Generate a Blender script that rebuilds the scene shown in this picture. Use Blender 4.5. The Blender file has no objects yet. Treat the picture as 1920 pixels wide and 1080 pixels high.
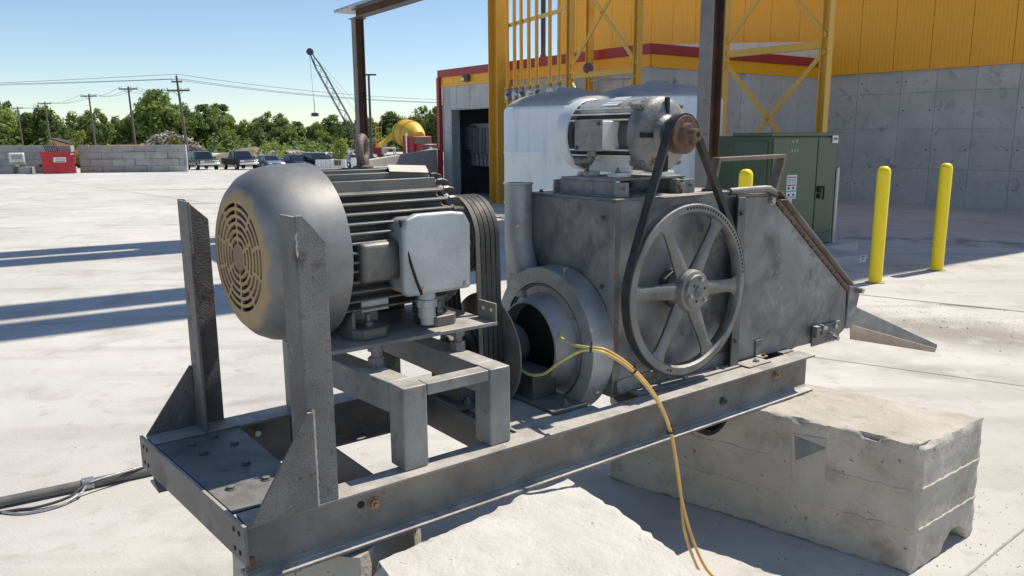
import bpy, bmesh, math, random
from mathutils import Vector, Matrix, noise
random.seed(7)
S = bpy.context.scene
C = S.collection
R = math.radians

# ---------------------------------------------------------------- camera
PITCH, ROLL, CAMH, FOC = 0.19128, 0.00593, 1.95, 1480.0
cd = bpy.data.cameras.new('camera'); cam = bpy.data.objects.new('camera', cd); C.objects.link(cam)
cd.sensor_width = 36; cd.lens = 36 * FOC / 1920; cd.clip_start = 0.05; cd.clip_end = 3000
_fw = Vector((0, math.cos(PITCH), -math.sin(PITCH))); _rt = Vector((1, 0, 0)); _dn = Vector((0, -math.sin(PITCH), -math.cos(PITCH)))
_c, _s = math.cos(ROLL), math.sin(ROLL)
_X = _c * _rt + _s * _dn; _Y = -(-_s * _rt + _c * _dn); _Z = -_fw
cam.matrix_world = Matrix(((_X.x, _Y.x, _Z.x, 0), (_X.y, _Y.y, _Z.y, 0), (_X.z, _Y.z, _Z.z, CAMH), (0, 0, 0, 1)))
S.camera = cam
# ---------------------------------------------------------------- sky, sun, exposure
SUN_AZ, SUN_EL = R(57), R(56)          # azimuth measured from +y towards +x
w = bpy.data.worlds.new('World'); S.world = w; w.use_nodes = True
nt = w.node_tree; bg = nt.nodes['Background']
sky = nt.nodes.new('ShaderNodeTexSky'); sky.sky_type = 'NISHITA'; sky.sun_disc = False
sky.sun_elevation = SUN_EL; sky.sun_rotation = SUN_AZ; sky.air_density = 1.0; sky.dust_density = 0.08; sky.ozone_density = 2.3; sky.altitude = 900
nt.links.new(sky.outputs[0], bg.inputs[0]); bg.inputs[1].default_value = 0.12
sl = bpy.data.lights.new('sun', 'SUN'); sl.energy = 5.0; sl.angle = R(0.53); sl.color = (1, 0.93, 0.82)
so = bpy.data.objects.new('sun', sl); C.objects.link(so)
sd = Vector((math.cos(SUN_EL) * math.sin(SUN_AZ), math.cos(SUN_EL) * math.cos(SUN_AZ), math.sin(SUN_EL)))
so.rotation_euler = sd.to_track_quat('Z', 'Y').to_euler()
S.view_settings.view_transform = 'Standard'; S.view_settings.look = 'None'; S.view_settings.gamma = 1
S.view_settings.exposure = 0.18

# ---------------------------------------------------------------- helpers
def tag(o, label, cat=None, group=None, kind=None):
    if label: o['label'] = label
    if cat: o['category'] = cat
    if group: o['group'] = group
    if kind: o['kind'] = kind
    return o
def empty(name, loc=(0, 0, 0), rz=0, label=None, cat=None, group=None):
    o = bpy.data.objects.new(name, None); C.objects.link(o); o.location = loc; o.rotation_euler = (0, 0, rz); o.empty_display_size = .1
    return tag(o, label, cat, group)
def copy_tree(o, parent=None):
    c = o.copy(); C.objects.link(c); c.parent = parent
    for ch in list(o.children):
        copy_tree(ch, c)
    return c
class MB:
    def __init__(s): s.v = []; s.f = []
    def add(s, vs, fs):
        b = len(s.v); s.v += [tuple(p) for p in vs]; s.f += [tuple(i + b for i in f) for f in fs]; return s
    def hexa(s, p):   # 8 points: bottom 4 (ccw), top 4
        return s.add(p, [(3, 2, 1, 0), (4, 5, 6, 7), (0, 1, 5, 4), (1, 2, 6, 5), (2, 3, 7, 6), (3, 0, 4, 7)])
    def box(s, x0, x1, y0, y1, z0, z1):
        return s.hexa([(x0, y0, z0), (x1, y0, z0), (x1, y1, z0), (x0, y1, z0), (x0, y0, z1), (x1, y0, z1), (x1, y1, z1), (x0, y1, z1)])
    def obox(s, c, a, b, d):   # centre and three half-axis vectors
        c, a, b, d = map(Vector, (c, a, b, d))
        return s.hexa([c - a - b - d, c + a - b - d, c + a + b - d, c - a + b - d, c - a - b + d, c + a - b + d, c + a + b + d, c - a + b + d])
    def bar(s, p0, p1, wd, hd, up=(0, 0, 1)):   # rectangular bar from p0 to p1
        p0, p1, up = Vector(p0), Vector(p1), Vector(up); d = p1 - p0; a = d.cross(up)
        if a.length < 1e-6: a = d.cross(Vector((1, 0, 0)))
        a.normalize(); b = a.cross(d).normalized()
        return s.obox((p0 + p1) / 2, d / 2, a * wd / 2, b * hd / 2)
    def prism(s, pts, ax, a0, a1):
        def P(p, a): return (a, p[0], p[1]) if ax == 'x' else (p[0], a, p[1]) if ax == 'y' else (p[0], p[1], a)
        n = len(pts)
        return s.add([P(p, a0) for p in pts] + [P(p, a1) for p in pts],
                     [tuple(range(n))[::-1], tuple(range(n, 2 * n))] + [(i, (i + 1) % n, n + (i + 1) % n, n + i) for i in range(n)])
    def lathe(s, prof, o, ax, n=24, cap0=False, cap1=False):
        o, ax = Vector(o), Vector(ax).normalized(); e1 = ax.orthogonal().normalized(); e2 = ax.cross(e1); vs = []; fs = []
        for a, r in prof:
            for i in range(n):
                t = 2 * math.pi * i / n; vs.append(o + ax * a + (e1 * math.cos(t) + e2 * math.sin(t)) * r)
        for k in range(len(prof) - 1):
            for i in range(n):
                j = (i + 1) % n; fs.append((k * n + i, k * n + j, (k + 1) * n + j, (k + 1) * n + i))
        if cap0: fs.append(tuple(range(n))[::-1])
        if cap1: fs.append(tuple(range((len(prof) - 1) * n, len(prof) * n)))
        return s.add(vs, fs)
    def cyl(s, p0, p1, r0, r1=None, n=16):
        p0, p1 = Vector(p0), Vector(p1)
        return s.lathe([(0, r0), ((p1 - p0).length, r0 if r1 is None else r1)], p0, p1 - p0, n, True, True)
    def tube(s, pts, r, n=8, closed=False, rz=None):
        pts = [Vector(p) for p in pts]; m = len(pts); vs = []; fs = []; pa = None
        for i, p in enumerate(pts):
            q0 = pts[i - 1] if (i or closed) else p; q1 = pts[(i + 1) % m] if (i < m - 1 or closed) else p
            t = (q1 - q0).normalized()
            if pa is None: a = t.orthogonal().normalized()
            else:
                a = pa - t * pa.dot(t)
                a = a.normalized() if a.length > 1e-6 else t.orthogonal().normalized()
            pa = a; b = t.cross(a); rr = r(i / max(1, m - 1)) if callable(r) else r
            for k in range(n):
                x = 2 * math.pi * k / n; vs.append(p + (a * math.cos(x) + b * math.sin(x)) * rr)
        for i in range(m if closed else m - 1):
            for k in range(n):
                j = (k + 1) % n; i2 = (i + 1) % m; fs.append((i * n + k, i * n + j, i2 * n + j, i2 * n + k))
        if not closed: fs += [tuple(range(n))[::-1], tuple(range((m - 1) * n, m * n))]
        return s.add(vs, fs)
    def mesh(s, name, recalc=True, smooth=35):
        me = bpy.data.meshes.new(name); me.from_pydata(s.v, [], s.f)
        if recalc:
            bm = bmesh.new(); bm.from_mesh(me); bmesh.ops.recalc_face_normals(bm, faces=bm.faces); bm.to_mesh(me); bm.free()
        if smooth:
            me.polygons.foreach_set('use_smooth', [True] * len(me.polygons)); me.set_sharp_from_angle(angle=R(smooth))
        me.update(); return me
    def build(s, name, m, parent=None, bevel=0, loc=None, rz=0, recalc=True, smooth=35, seg=2):
        me = s.mesh(name, recalc, smooth); me.materials.append(m)
        o = bpy.data.objects.new(name, me); C.objects.link(o); o.parent = parent
        if loc is not None: o.location = loc
        if rz: o.rotation_euler = (0, 0, rz)
        if bevel:
            b = o.modifiers.new('bevel', 'BEVEL'); b.width = bevel; b.segments = seg; b.limit_method = 'ANGLE'; b.angle_limit = R(40)
            b.harden_normals = False
        return o
def inst(o, parent, loc=(0, 0, 0), rz=0, name=None):
    c = o.copy(); C.objects.link(c); c.parent = parent; c.location = loc; c.rotation_euler = (0, 0, rz)
    return c
def text_mesh(txt, size, name, m, parent=None, mw=None, extrude=.002, shear=0):
    cu = bpy.data.curves.new(name, 'FONT'); cu.body = txt; cu.size = size; cu.extrude = extrude; cu.align_x = 'CENTER'; cu.align_y = 'CENTER'; cu.shear = shear
    t = bpy.data.objects.new('tmp_text', cu); C.objects.link(t)
    bpy.context.view_layer.update()
    me = bpy.data.meshes.new_from_object(t.evaluated_get(bpy.context.evaluated_depsgraph_get()))
    bpy.data.objects.remove(t); me.materials.clear(); me.materials.append(m)
    o = bpy.data.objects.new(name, me); C.objects.link(o); o.parent = parent
    if mw is not None: o.matrix_local = mw
    return o
def frame_mat(o, x, y):   # matrix with given origin, x axis and y axis
    o, x, y = Vector(o), Vector(x).normalized(), Vector(y).normalized(); z = x.cross(y)
    return Matrix(((x.x, y.x, z.x, o.x), (x.y, y.y, z.y, o.y), (x.z, y.z, z.z, o.z), (0, 0, 0, 1)))

# ---------------------------------------------------------------- materials
def mat(name, c1, c2=None, scale=6, rough=.6, metal=0, spots=None, bump=0, bscale=40, rvar=.1, detail=6, dist=0, spec=.5, strata=None, rnd=0, lo=.35, hi=.65, lit_dust=None, bdist=.01):
    m = bpy.data.materials.new(name); m.use_nodes = True; t = m.node_tree; N = t.nodes; L = t.links
    b = N['Principled BSDF']; b.inputs['Metallic'].default_value = metal; b.inputs['Roughness'].default_value = rough
    b.inputs['Specular IOR Level'].default_value = spec
    tc = N.new('ShaderNodeTexCoord'); mp = N.new('ShaderNodeMapping'); L.new(tc.outputs['Object'], mp.inputs[0])
    if strata: mp.inputs['Scale'].default_value = strata
    def nz(sc, det=detail, rg=.6, d=dist):
        n = N.new('ShaderNodeTexNoise'); n.inputs['Scale'].default_value = sc; n.inputs['Detail'].default_value = det; n.inputs['Roughness'].default_value = rg; n.inputs['Distortion'].default_value = d
        L.new(mp.outputs[0], n.inputs[0]); return n
    def ramp(src, a, bb):
        r = N.new('ShaderNodeMapRange'); r.inputs[1].default_value = a; r.inputs[2].default_value = bb; r.clamp = True; L.new(src, r.inputs[0]); return r.outputs[0]
    def mix(f, a, bb):
        x = N.new('ShaderNodeMix'); x.data_type = 'RGBA'
        L.new(f, x.inputs[0])
        for k, q in ((6, a), (7, bb)):
            if hasattr(q, 'links'): L.new(q, x.inputs[k])
            else: x.inputs[k].default_value = (*q, 1)
        return x.outputs[2]
    col = None
    if c2:
        n = nz(scale); col = mix(ramp(n.outputs[0], lo, hi), c1, c2)
        L.new(ramp(n.outputs[0], .3, .7), b.inputs['Roughness'])
        r = b.inputs['Roughness'].links[0].from_node; r.inputs[3].default_value = max(0, rough - rvar); r.inputs[4].default_value = min(1, rough + rvar)
    for sp in (spots or []):    # (scale, colour, threshold lo, hi)
        n = nz(sp[0], 8, .65, .3); col = mix(ramp(n.outputs[0], sp[2], sp[3]), col if col is not None else c1, sp[1])
    if rnd:
        oi = N.new('ShaderNodeObjectInfo'); hs = N.new('ShaderNodeHueSaturation')
        mr = N.new('ShaderNodeMapRange'); mr.inputs[3].default_value = 1 - rnd; mr.inputs[4].default_value = 1 + rnd; L.new(oi.outputs['Random'], mr.inputs[0]); L.new(mr.outputs[0], hs.inputs['Value'])
        if col is not None: L.new(col, hs.inputs['Color'])
        else: hs.inputs['Color'].default_value = (*c1, 1)
        col = hs.outputs[0]
    if lit_dust:      # pale dusty tone that paints sunlight onto surfaces facing up
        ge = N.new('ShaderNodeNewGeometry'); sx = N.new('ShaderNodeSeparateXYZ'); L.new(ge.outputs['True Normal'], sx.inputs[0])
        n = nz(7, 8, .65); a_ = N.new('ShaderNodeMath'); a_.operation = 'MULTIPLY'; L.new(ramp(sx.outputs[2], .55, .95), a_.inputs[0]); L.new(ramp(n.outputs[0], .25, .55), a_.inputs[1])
        a2 = N.new('ShaderNodeMath'); a2.operation = 'MULTIPLY'; L.new(a_.outputs[0], a2.inputs[0]); a2.inputs[1].default_value = lit_dust; col = mix(a2.outputs[0], col, (.50, .47, .42))
    if col is not None: L.new(col, b.inputs['Base Color'])
    else: b.inputs['Base Color'].default_value = (*c1, 1)
    if bump:
        n = nz(bscale, 5, .6); bp = N.new('ShaderNodeBump'); bp.inputs['Strength'].default_value = min(1, bump); bp.inputs['Distance'].default_value = bdist
        L.new(n.outputs[0], bp.inputs['Height']); L.new(bp.outputs[0], b.inputs['Normal'])
    return m
M = {}
M['steel'] = mat('steel_grey', (.135, .124, .112), (.25, .236, .215), 3.2, .58, .15, [(9, (.31, .295, .27), .60, .76), (2.6, (.165, .122, .09), .56, .72), (6, (.09, .08, .07), .55, .72), (40, (.075, .05, .033), .62, .72)], .35, 140, spec=.35, lit_dust=.9)
M['steel_t'] = mat('steel_table', (.16, .16, .158), (.29, .29, .285), 4, .55, .2, [(11, (.10, .098, .092), .58, .72), (45, (.09, .075, .06), .64, .73)], .2, 140, spec=.35, lit_dust=.9)
M['steel_u'] = mat('steel_pitted', (.12, .115, .11), (.215, .207, .198), 4, .6, .15, [(12, (.28, .27, .26), .63, .76), (8, (.08, .07, .062), .57, .70), (70, (.055, .045, .038), .60, .68)], .7, 150, spec=.35, lit_dust=.9)
M['steel_d'] = mat('steel_dark', (.07, .067, .064), (.15, .145, .14), 4, .55, .3, [(14, (.13, .08, .05), .64, .74)], .2, 90, lit_dust=.35)
M['hood'] = mat('steel_sheet', (.13, .128, .128), (.295, .292, .29), 2.2, .5, .3, [(4, (.085, .08, .076), .50, .68), (9, (.37, .365, .36), .60, .76), (14, (.19, .12, .075), .68, .76), (30, (.09, .065, .05), .66, .74)], .06, 160, dist=.8, spec=.35, lit_dust=.8)
M['cast'] = mat('cast_steel', (.13, .126, .118), (.235, .228, .215), 7, .55, .45, [(20, (.11, .085, .06), .62, .75)], .25, 150, lit_dust=.4)
M['rust'] = mat('rusty_steel', (.11, .065, .042), (.20, .125, .085), 9, .85, .1, [(25, (.05, .03, .02), .55, .7)], .5, 60)
M['motor'] = mat('motor_grey', (.085, .081, .076), (.165, .158, .148), 5, .45, .25, [(16, (.08, .072, .064), .6, .74)], .12, 130, lit_dust=.45)
M['motor_box'] = mat('motor_box_grey', (.25, .275, .295), (.42, .445, .46), 4, .42, .3, [(9, (.19, .17, .14), .64, .76)], .15, 120, lit_dust=.5)
M['smotor'] = mat('white_motor_paint', (.62, .61, .57), (.74, .73, .69), 8, .5, 0, [(6, (.40, .21, .05), .58, .68), (13, (.24, .22, .20), .61, .72)], .15, 90)
M['smotor_cowl'] = mat('white_cowl_paint', (.58, .60, .63), (.68, .69, .70), 5, .45, .1, [(9, (.36, .30, .22), .66, .76)], .1, 90)
M['bell'] = mat('worn_end_bell', (.16, .15, .145), (.34, .33, .32), 9, .55, .4, [(16, (.14, .07, .035), .60, .70)], .3, 90)
M['rubber'] = mat('belt_rubber', (.022, .022, .021), (.05, .048, .044), 20, .6, 0, None, .2, 80)
M['belt_tan'] = mat('belt_dusty', (.11, .105, .08), (.17, .16, .12), 14, .7, 0, None, .2, 80)
M['black'] = mat('black_void', (.01, .01, .01), rough=.8)
M['bolt'] = mat('zinc_bolt', (.30, .29, .27), (.42, .41, .38), 30, .4, .7)
M['brass'] = mat('rusty_bolt', (.25, .15, .08), (.38, .27, .16), 30, .5, .5)
M['galv'] = mat('galvanised', (.36, .37, .36), (.50, .51, .50), 8, .38, .7, [(12, (.24, .22, .18), .6, .75)], .1, 60)
M['hose'] = mat('hose_tan', (.50, .30, .085), (.62, .42, .14), 12, .4, 0)
M['hose_y'] = mat('hose_yellow', (.52, .47, .13), (.60, .55, .20), 12, .4, 0)
M['paper'] = mat('dusty_label', (.50, .47, .40), (.60, .57, .50), 14, .8)
M['conc_blk'] = mat('block_concrete', (.41, .372, .312), (.53, .49, .42), 3, .9, 0, [(4, (.31, .275, .225), .53, .70), (24, (.15, .13, .10), .64, .69), (60, (.17, .15, .12), .66, .72)], .45, 55, bdist=.012)
M['eye'] = mat('brown_steel', (.13, .095, .08), (.22, .18, .155), 9, .6, .3, None, .3, 90)
M['scroll'] = mat('pale_sheet', (.22, .228, .235), (.40, .405, .41), 3, .5, .35, [(5, (.12, .115, .11), .56, .72), (20, (.13, .10, .075), .66, .76)], .06, 120, dist=.6, lit_dust=.6)
M['tan'] = mat('dusty_tan_steel', (.15, .11, .08), (.22, .17, .125), 6, .75, .1)
M['conc_wall'] = mat('formed_concrete', (.42, .42, .405), (.53, .53, .515), 1.1, .85, 0, [(2.2, (.25, .25, .245), .55, .72), (9, (.27, .27, .26), .64, .76)], .25, 25, rnd=.06)
M['conc_far'] = mat('block_wall_concrete', (.30, .30, .28), (.42, .41, .39), .9, .9, 0, [(2.5, (.22, .215, .20), .55, .72)], .3, 8, rnd=.12)
M['yellow'] = mat('yellow_siding', (.86, .40, .018), (.88, .42, .022), .5, .42)
M['ystruct'] = mat('yellow_paint', (.66, .37, .05), (.72, .41, .055), 1.5, .4, 0, [(6, (.54, .28, .04), .60, .78)], .03, 30)
M['bollard'] = mat('bollard_yellow', (.95, .70, .004), (.96, .73, .008), 3, .35, 0, [(9, (.66, .44, .02), .60, .78), (30, (.30, .22, .06), .68, .74)], .08, 30)
M['red'] = mat('red_trim', (.30, .022, .03), (.36, .03, .04), 2, .45)
M['redpaint'] = mat('red_paint', (.42, .02, .03), (.50, .03, .04), 1, .5, 0, [(4, (.30, .02, .025), .58, .72)])
M['white'] = mat('white_paint', (.78, .78, .76), (.70, .70, .68), 4, .5)
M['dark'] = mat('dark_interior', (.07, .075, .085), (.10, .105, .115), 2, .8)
M['cab'] = mat('cabinet_grey', (.30, .32, .33), (.38, .40, .41), 3, .5)
M['tank'] = mat('white_poly_tank', (.74, .78, .80), (.80, .83, .84), 1.2, .5, 0, [(2.2, (.58, .61, .62), .52, .72), (7, (.50, .50, .47), .66, .78)], .02, 12, strata=(2.2, 2.2, .35))
M['tank_top'] = mat('tank_dome_shade', (.30, .30, .295), (.40, .40, .39), 2, .8, 0, None, .05, 20)  # darker than the shell: shade on the domes painted into the grey
M['green'] = mat('transformer_green', (.085, .112, .062), (.10, .128, .074), 2.5, .38, 0, [(14, (.10, .13, .09), .64, .78)], .03, 40)
M['post'] = mat('weathered_beam', (.16, .15, .145), (.24, .23, .22), 3, .65, .3, [(8, (.16, .09, .05), .58, .72)], .3, 60)
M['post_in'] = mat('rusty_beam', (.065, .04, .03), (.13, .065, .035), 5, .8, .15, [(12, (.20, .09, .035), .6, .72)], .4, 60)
M['wood'] = mat('pole_wood', (.11, .085, .065), (.17, .14, .11), 3, .9, strata=(4, 4, .4))
M['wire'] = mat('wire_black', (.05, .05, .055), rough=.6)
M['glass'] = mat('car_glass', (.015, .02, .025), rough=.06, spec=.8)
M['chrome'] = mat('chrome', (.62, .62, .62), rough=.2, metal=.9)
M['tyre'] = mat('tyre', (.02, .02, .02), rough=.9)
M['yplant'] = mat('machine_yellow', (.62, .40, .03), (.70, .47, .05), 1.5, .45, 0, [(3, (.42, .24, .04), .58, .72)])
M['oplant'] = mat('machine_orange', (.52, .26, .05), (.60, .32, .07), 1.5, .5, 0, [(3, (.30, .15, .04), .58, .72)])
M['dirt'] = mat('bank_dirt', (.20, .155, .105), (.31, .26, .185), .5, .95, 0, [(1.2, (.14, .15, .06), .55, .68)], .6, 4)
M['joint'] = mat('joint_sealant', (.27, .26, .235), (.38, .365, .335), 3, .9)
M['lamp'] = mat('lamp_lens', (.7, .7, .68), rough=.3)
M['cab_d'] = mat('cabinet_grey_shaded', (.13, .14, .15), (.18, .19, .20), 3, .5)  # cabinet grey darkened, with the doorway shade put into the colour
M['slab'] = mat('pale_broken_concrete', (.48, .455, .41), (.60, .575, .53), 3, .9, 0, [(4, (.40, .375, .33), .55, .72), (24, (.22, .20, .17), .66, .71)], .5, 40, bdist=.012)

# ---------------------------------------------------------------- ground
def gz(x, y):
    s = y - 16 - max(0, x + 4); s = min(s, 90)
    return -0.0205 * 2 * math.log1p(math.exp(max(-40, min(60, s / 2)))) if s < 60 else -0.0205 * s
def ground_material():
    m = mat('yard_concrete', (.455, .437, .402), (.565, .546, .508), .35, .88, 0, [(1.1, (.37, .348, .305), .52, .72), (.16, (.60, .575, .53), .50, .66), (4.5, (.40, .375, .33), .56, .72), (60, (.34, .32, .285), .64, .76)], .35, 55)
    t = m.node_tree; N = t.nodes; L = t.links; b = N['Principled BSDF']; col = b.inputs['Base Color'].links[0].from_socket
    geo = N.new('ShaderNodeNewGeometry')
    nz = N.new('ShaderNodeTexNoise'); nz.inputs['Scale'].default_value = 2.2; nz.inputs['Detail'].default_value = 7; L.new(geo.outputs['Position'], nz.inputs[0])
    # streaky trowel / traffic marks
    mp = N.new('ShaderNodeMapping'); mp.inputs['Scale'].default_value = (.25, 2.2, 1); mp.inputs['Rotation'].default_value = (0, 0, R(-18)); L.new(geo.outputs['Position'], mp.inputs[0])
    st = N.new('ShaderNodeTexNoise'); st.inputs['Scale'].default_value = 1.2; st.inputs['Detail'].default_value = 8; L.new(mp.outputs[0], st.inputs[0])
    def rng(s, a, bb, c=0, d=1):
        r = N.new('ShaderNodeMapRange'); r.inputs[1].default_value = a; r.inputs[2].default_value = bb; r.inputs[3].default_value = c; r.inputs[4].default_value = d; L.new(s, r.inputs[0]); return r.outputs[0]
    def mix(f, a, c):
        x = N.new('ShaderNodeMix'); x.data_type = 'RGBA'; L.new(f, x.inputs[0]); L.new(a, x.inputs[6]); x.inputs[7].default_value = (*c, 1); return x.outputs[2]
    col = mix(rng(st.outputs[0], .52, .74, 0, .75), col, (.36, .34, .30))
    def mul(a, bb):
        q = N.new('ShaderNodeMath'); q.operation = 'MULTIPLY'; L.new(a, q.inputs[0]); L.new(bb, q.inputs[1]); return q.outputs[0]
    for cx, cy, rx, ry, rot, c, amt, lo, hi in (
            (8.0, 14.3, 2.6, .7, -25, (.10, .10, .10), .75, .42, .60), (-14.5, 37.0, 4.2, .9, 10, (.15, .15, .14), .9, .40, .55), (-11.0, 33.5, 1.6, .4, 10, (.15, .15, .14), .8, .40, .55),
            (-10.5, 26.0, 2.0, .28, 5, (.16, .155, .15), .8, .40, .55), (-7.6, 18.5, .8, .22, 20, (.17, .165, .155), .8, .40, .55),
            (4.5, 7.55, 2.0, .85, -36, (.28, .255, .215), .95, .32, .52), (3.6, 6.2, 1.3, .5, -30, (.34, .315, .27), .8, .36, .56), (2.9, 3.0, .9, .7, 20, (.17, .155, .13), .8, .38, .58), (-2.6, 2.7, 1.2, .6, 0, (.36, .34, .30), .7, .40, .65),
            (5.3, 8.75, .95, .09, -30, (.13, .125, .11), .9, .36, .55), (7.4, 7.0, 1.4, .6, -30, (.30, .275, .23), .7, .38, .6), (-5.5, 22.0, 5.0, .35, 12, (.25, .24, .22), .7, .42, .6), (-8.0, 5.2, 3.0, .4, 8, (.36, .34, .31), .8, .42, .6), (-2.2, 5.6, .9, .14, 20, (.30, .285, .26), .8, .42, .6), (-1.8, 7.2, 1.4, .35, 15, (.38, .365, .335), .7, .4, .65)):
        q = N.new('ShaderNodeMapping'); q.vector_type = 'TEXTURE'; q.inputs['Location'].default_value = (cx, cy, 0); q.inputs['Rotation'].default_value = (0, 0, R(rot)); q.inputs['Scale'].default_value = (rx, ry, 1)
        L.new(geo.outputs['Position'], q.inputs[0])
        sx = N.new('ShaderNodeVectorMath'); sx.operation = 'MULTIPLY'; sx.inputs[1].default_value = (1, 1, 0); L.new(q.outputs[0], sx.inputs[0])
        ln = N.new('ShaderNodeVectorMath'); ln.operation = 'LENGTH'; L.new(sx.outputs[0], ln.inputs[0])
        col = mix(mul(rng(ln.outputs['Value'], 1.0, .25, 0, amt), rng(nz.outputs[0], lo, hi)), col, c)
    # small pock marks and droppings
    vo = N.new('ShaderNodeTexVoronoi'); vo.inputs['Scale'].default_value = 3.1; vo.inputs['Randomness'].default_value = 1; L.new(geo.outputs['Position'], vo.inputs[0])
    wn = N.new('ShaderNodeTexWhiteNoise'); L.new(vo.outputs['Position'], wn.inputs['Vector'])
    pr = rng(wn.outputs['Value'], .55, 1, 0, .055)
    d = N.new('ShaderNodeMath'); d.operation = 'LESS_THAN'; L.new(vo.outputs['Distance'], d.inputs[0]); L.new(pr, d.inputs[1])
    col = mix(mul(d.outputs[0], rng(nz.outputs[0], .3, .6, .3, .8)), col, (.10, .09, .075))
    L.new(col, b.inputs['Base Color'])
    return m
M['ground'] = ground_material()
def steps(a, b, n, p=1): return [a + (b - a) * (i / n) ** p for i in range(n + 1)]
xs = [-600, -400, -250] + steps(-160, -4, 40) + steps(-3.5, 40, 30) + [60, 100, 250, 600]
ys = [-40, -15] + steps(-5, 30, 36) + steps(32, 130, 34) + [180, 260, 500, 1200, 2500]
g = MB(); g.add([(x, y, gz(x, y)) for y in ys for x in xs], [(j * len(xs) + i, j * len(xs) + i + 1, (j + 1) * len(xs) + i + 1, (j + 1) * len(xs) + i) for j in range(len(ys) - 1) for i in range(len(xs) - 1)])
ground = tag(g.build('ground', M['ground'], recalc=False, smooth=180), None, kind='structure')
def joint(p0, p1, wd):
    n = 24; p0, p1 = Vector((*p0, 0)), Vector((*p1, 0)); a = (p1 - p0).cross(Vector((0, 0, 1))).normalized() * wd / 2; b = MB(); vs = []
    for i in range(n + 1):
        p = p0.lerp(p1, i / n); jit = noise.noise(p * 3) * wd * .3
        for sgn in (-1, 1):
            q = p + a * sgn + a.normalized() * jit; vs.append((q.x, q.y, gz(q.x, q.y) + .004))
    b.add(vs, [(2 * i, 2 * i + 1, 2 * i + 3, 2 * i + 2) for i in range(n)])
    return b.build('slab_joint', M['joint'], ground, recalc=False)
joint((-30, 51.4), (-10, 26.2), .035); joint((-9.5, 25.6), (-3.6, 18.0), .025)
joint((-3.2, 3.0), (-.5, 2.42), .010); joint((4.1, 9.62), (9.0, 6.1), .022); joint((1.2, 7.7), (5.8, 4.75), .012)
joint((-12, 6.6), (-2, 8.9), .010); joint((2.0, 3.2), (4.5, 5.2), .010)
# trees in the far distance stand on terrain that the yard runs into

# ---------------------------------------------------------------- buildings
class Wall:
    """a straight wall: origin, direction along it, outward normal to the camera side"""
    def __init__(s, o, d): s.o = Vector((*o, 0)); s.d = Vector((*d, 0)).normalized(); s.n = Vector((s.d.y, -s.d.x, 0))
    def p(s, t, n, z): return s.o + s.d * t + s.n * n + Vector((0, 0, z))
    def box(s, b, t0, t1, n0, n1, z0, z1):
        return b.hexa([s.p(t0, n0, z0), s.p(t1, n0, z0), s.p(t1, n1, z0), s.p(t0, n1, z0), s.p(t0, n0, z1), s.p(t1, n0, z1), s.p(t1, n1, z1), s.p(t0, n1, z1)])
def siding_material():
    m = M['yellow']; t = m.node_tree; N = t.nodes; L = t.links
    return m
WM = Wall((2.05, 33.7), (.6118, -.791))     # main wall, length 21
if WM.n.y > 0: WM.n = -WM.n
mb_ = empty('main_building', (9.3, 24.4, 0), 0, 'tall yellow clad building on a grey formed concrete base wall', 'building'); OFF = Vector((9.3, 24.4, 0))
def rel(b, off):
    b.v = [(v[0] - off.x, v[1] - off.y, v[2] - off.z) for v in b.v]; return b
LEN = 20.84; TI = 11.75; ZC = 3.63
b = MB(); WM.box(b, 0, LEN, -.5, -.035, -.6, ZC - .01); rel(b, OFF).build('wall', M['conc_wall'], mb_)
b = MB(); WM.box(b, 0, TI, -9, -.06, ZC - .02, 9.0); WM.box(b, TI, LEN, -11, -.06, ZC - .02, 22.0); WM.box(b, TI, LEN, -11, -.55, -.6, ZC - .03); rel(b, OFF).build('inner_wall', M['yellow'], mb_)
tt = TI; widths = []
while tt < LEN - .05:
    wd = min(random.choice((1.0, 1.25, 1.25, .95)), LEN - tt); widths.append((tt, wd)); tt += wd
for t0, wd in widths:
    for z0, z1 in ((-.6, .98), (.988, 2.05), (2.058, 3.02), (3.028, ZC)):
        if random.random() < .25 and z0 == -.6: pass
        b = MB(); dn = random.uniform(-.004, .004)
        WM.box(b, t0 + .004, t0 + wd - .004, -.034, dn, z0, z1); rel(b, OFF).build('concrete_panel', M['conc_wall'], mb_)
b = MB()
for t0, wd in widths:
    for z in (.5, 1.5, 2.55, 3.33):
        for q in (.12, wd - .12):
            if random.random() < .45:
                c = WM.p(t0 + q, .0045, z); b.cyl(c, c + WM.n * .006, .022, .016, 8)
tag(rel(b, OFF).build('tie_hole_plugs', M['steel_d'], mb_), None, kind='stuff')
# ribbed siding panels, each about a metre wide
def siding(wall, t0, t1, n, z0, z1, parent, off, ribs=9):
    b = MB(); wd = t1 - t0; pts = []; k = ribs; st = wd / k
    for i in range(k):
        a = t0 + i * st; pts += [(a, 0), (a + st * .62, 0), (a + st * .70, -.009), (a + st * .92, -.009), (a + st, 0)]
    vs = []
    for (a, d) in pts: vs += [wall.p(a, n + d, z0), wall.p(a, n + d, z1)]
    m_ = len(pts); vs += [wall.p(t1, n - .04, z0), wall.p(t1, n - .04, z1), wall.p(t0, n - .04, z0), wall.p(t0, n - .04, z1)]
    q = m_ + 2
    b.add(vs, [(2 * i, 2 * ((i + 1) % q), 2 * ((i + 1) % q) + 1, 2 * i + 1) for i in range(q)])
    b.add([wall.p(t0, n - .002, z0), wall.p(t1, n - .002, z0), wall.p(t1, n - .04, z0), wall.p(t0, n - .04, z0)], [(0, 1, 2, 3)])
    return rel(b, off).build('siding_panel', M['yellow'], parent, recalc=True, smooth=0)
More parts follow.
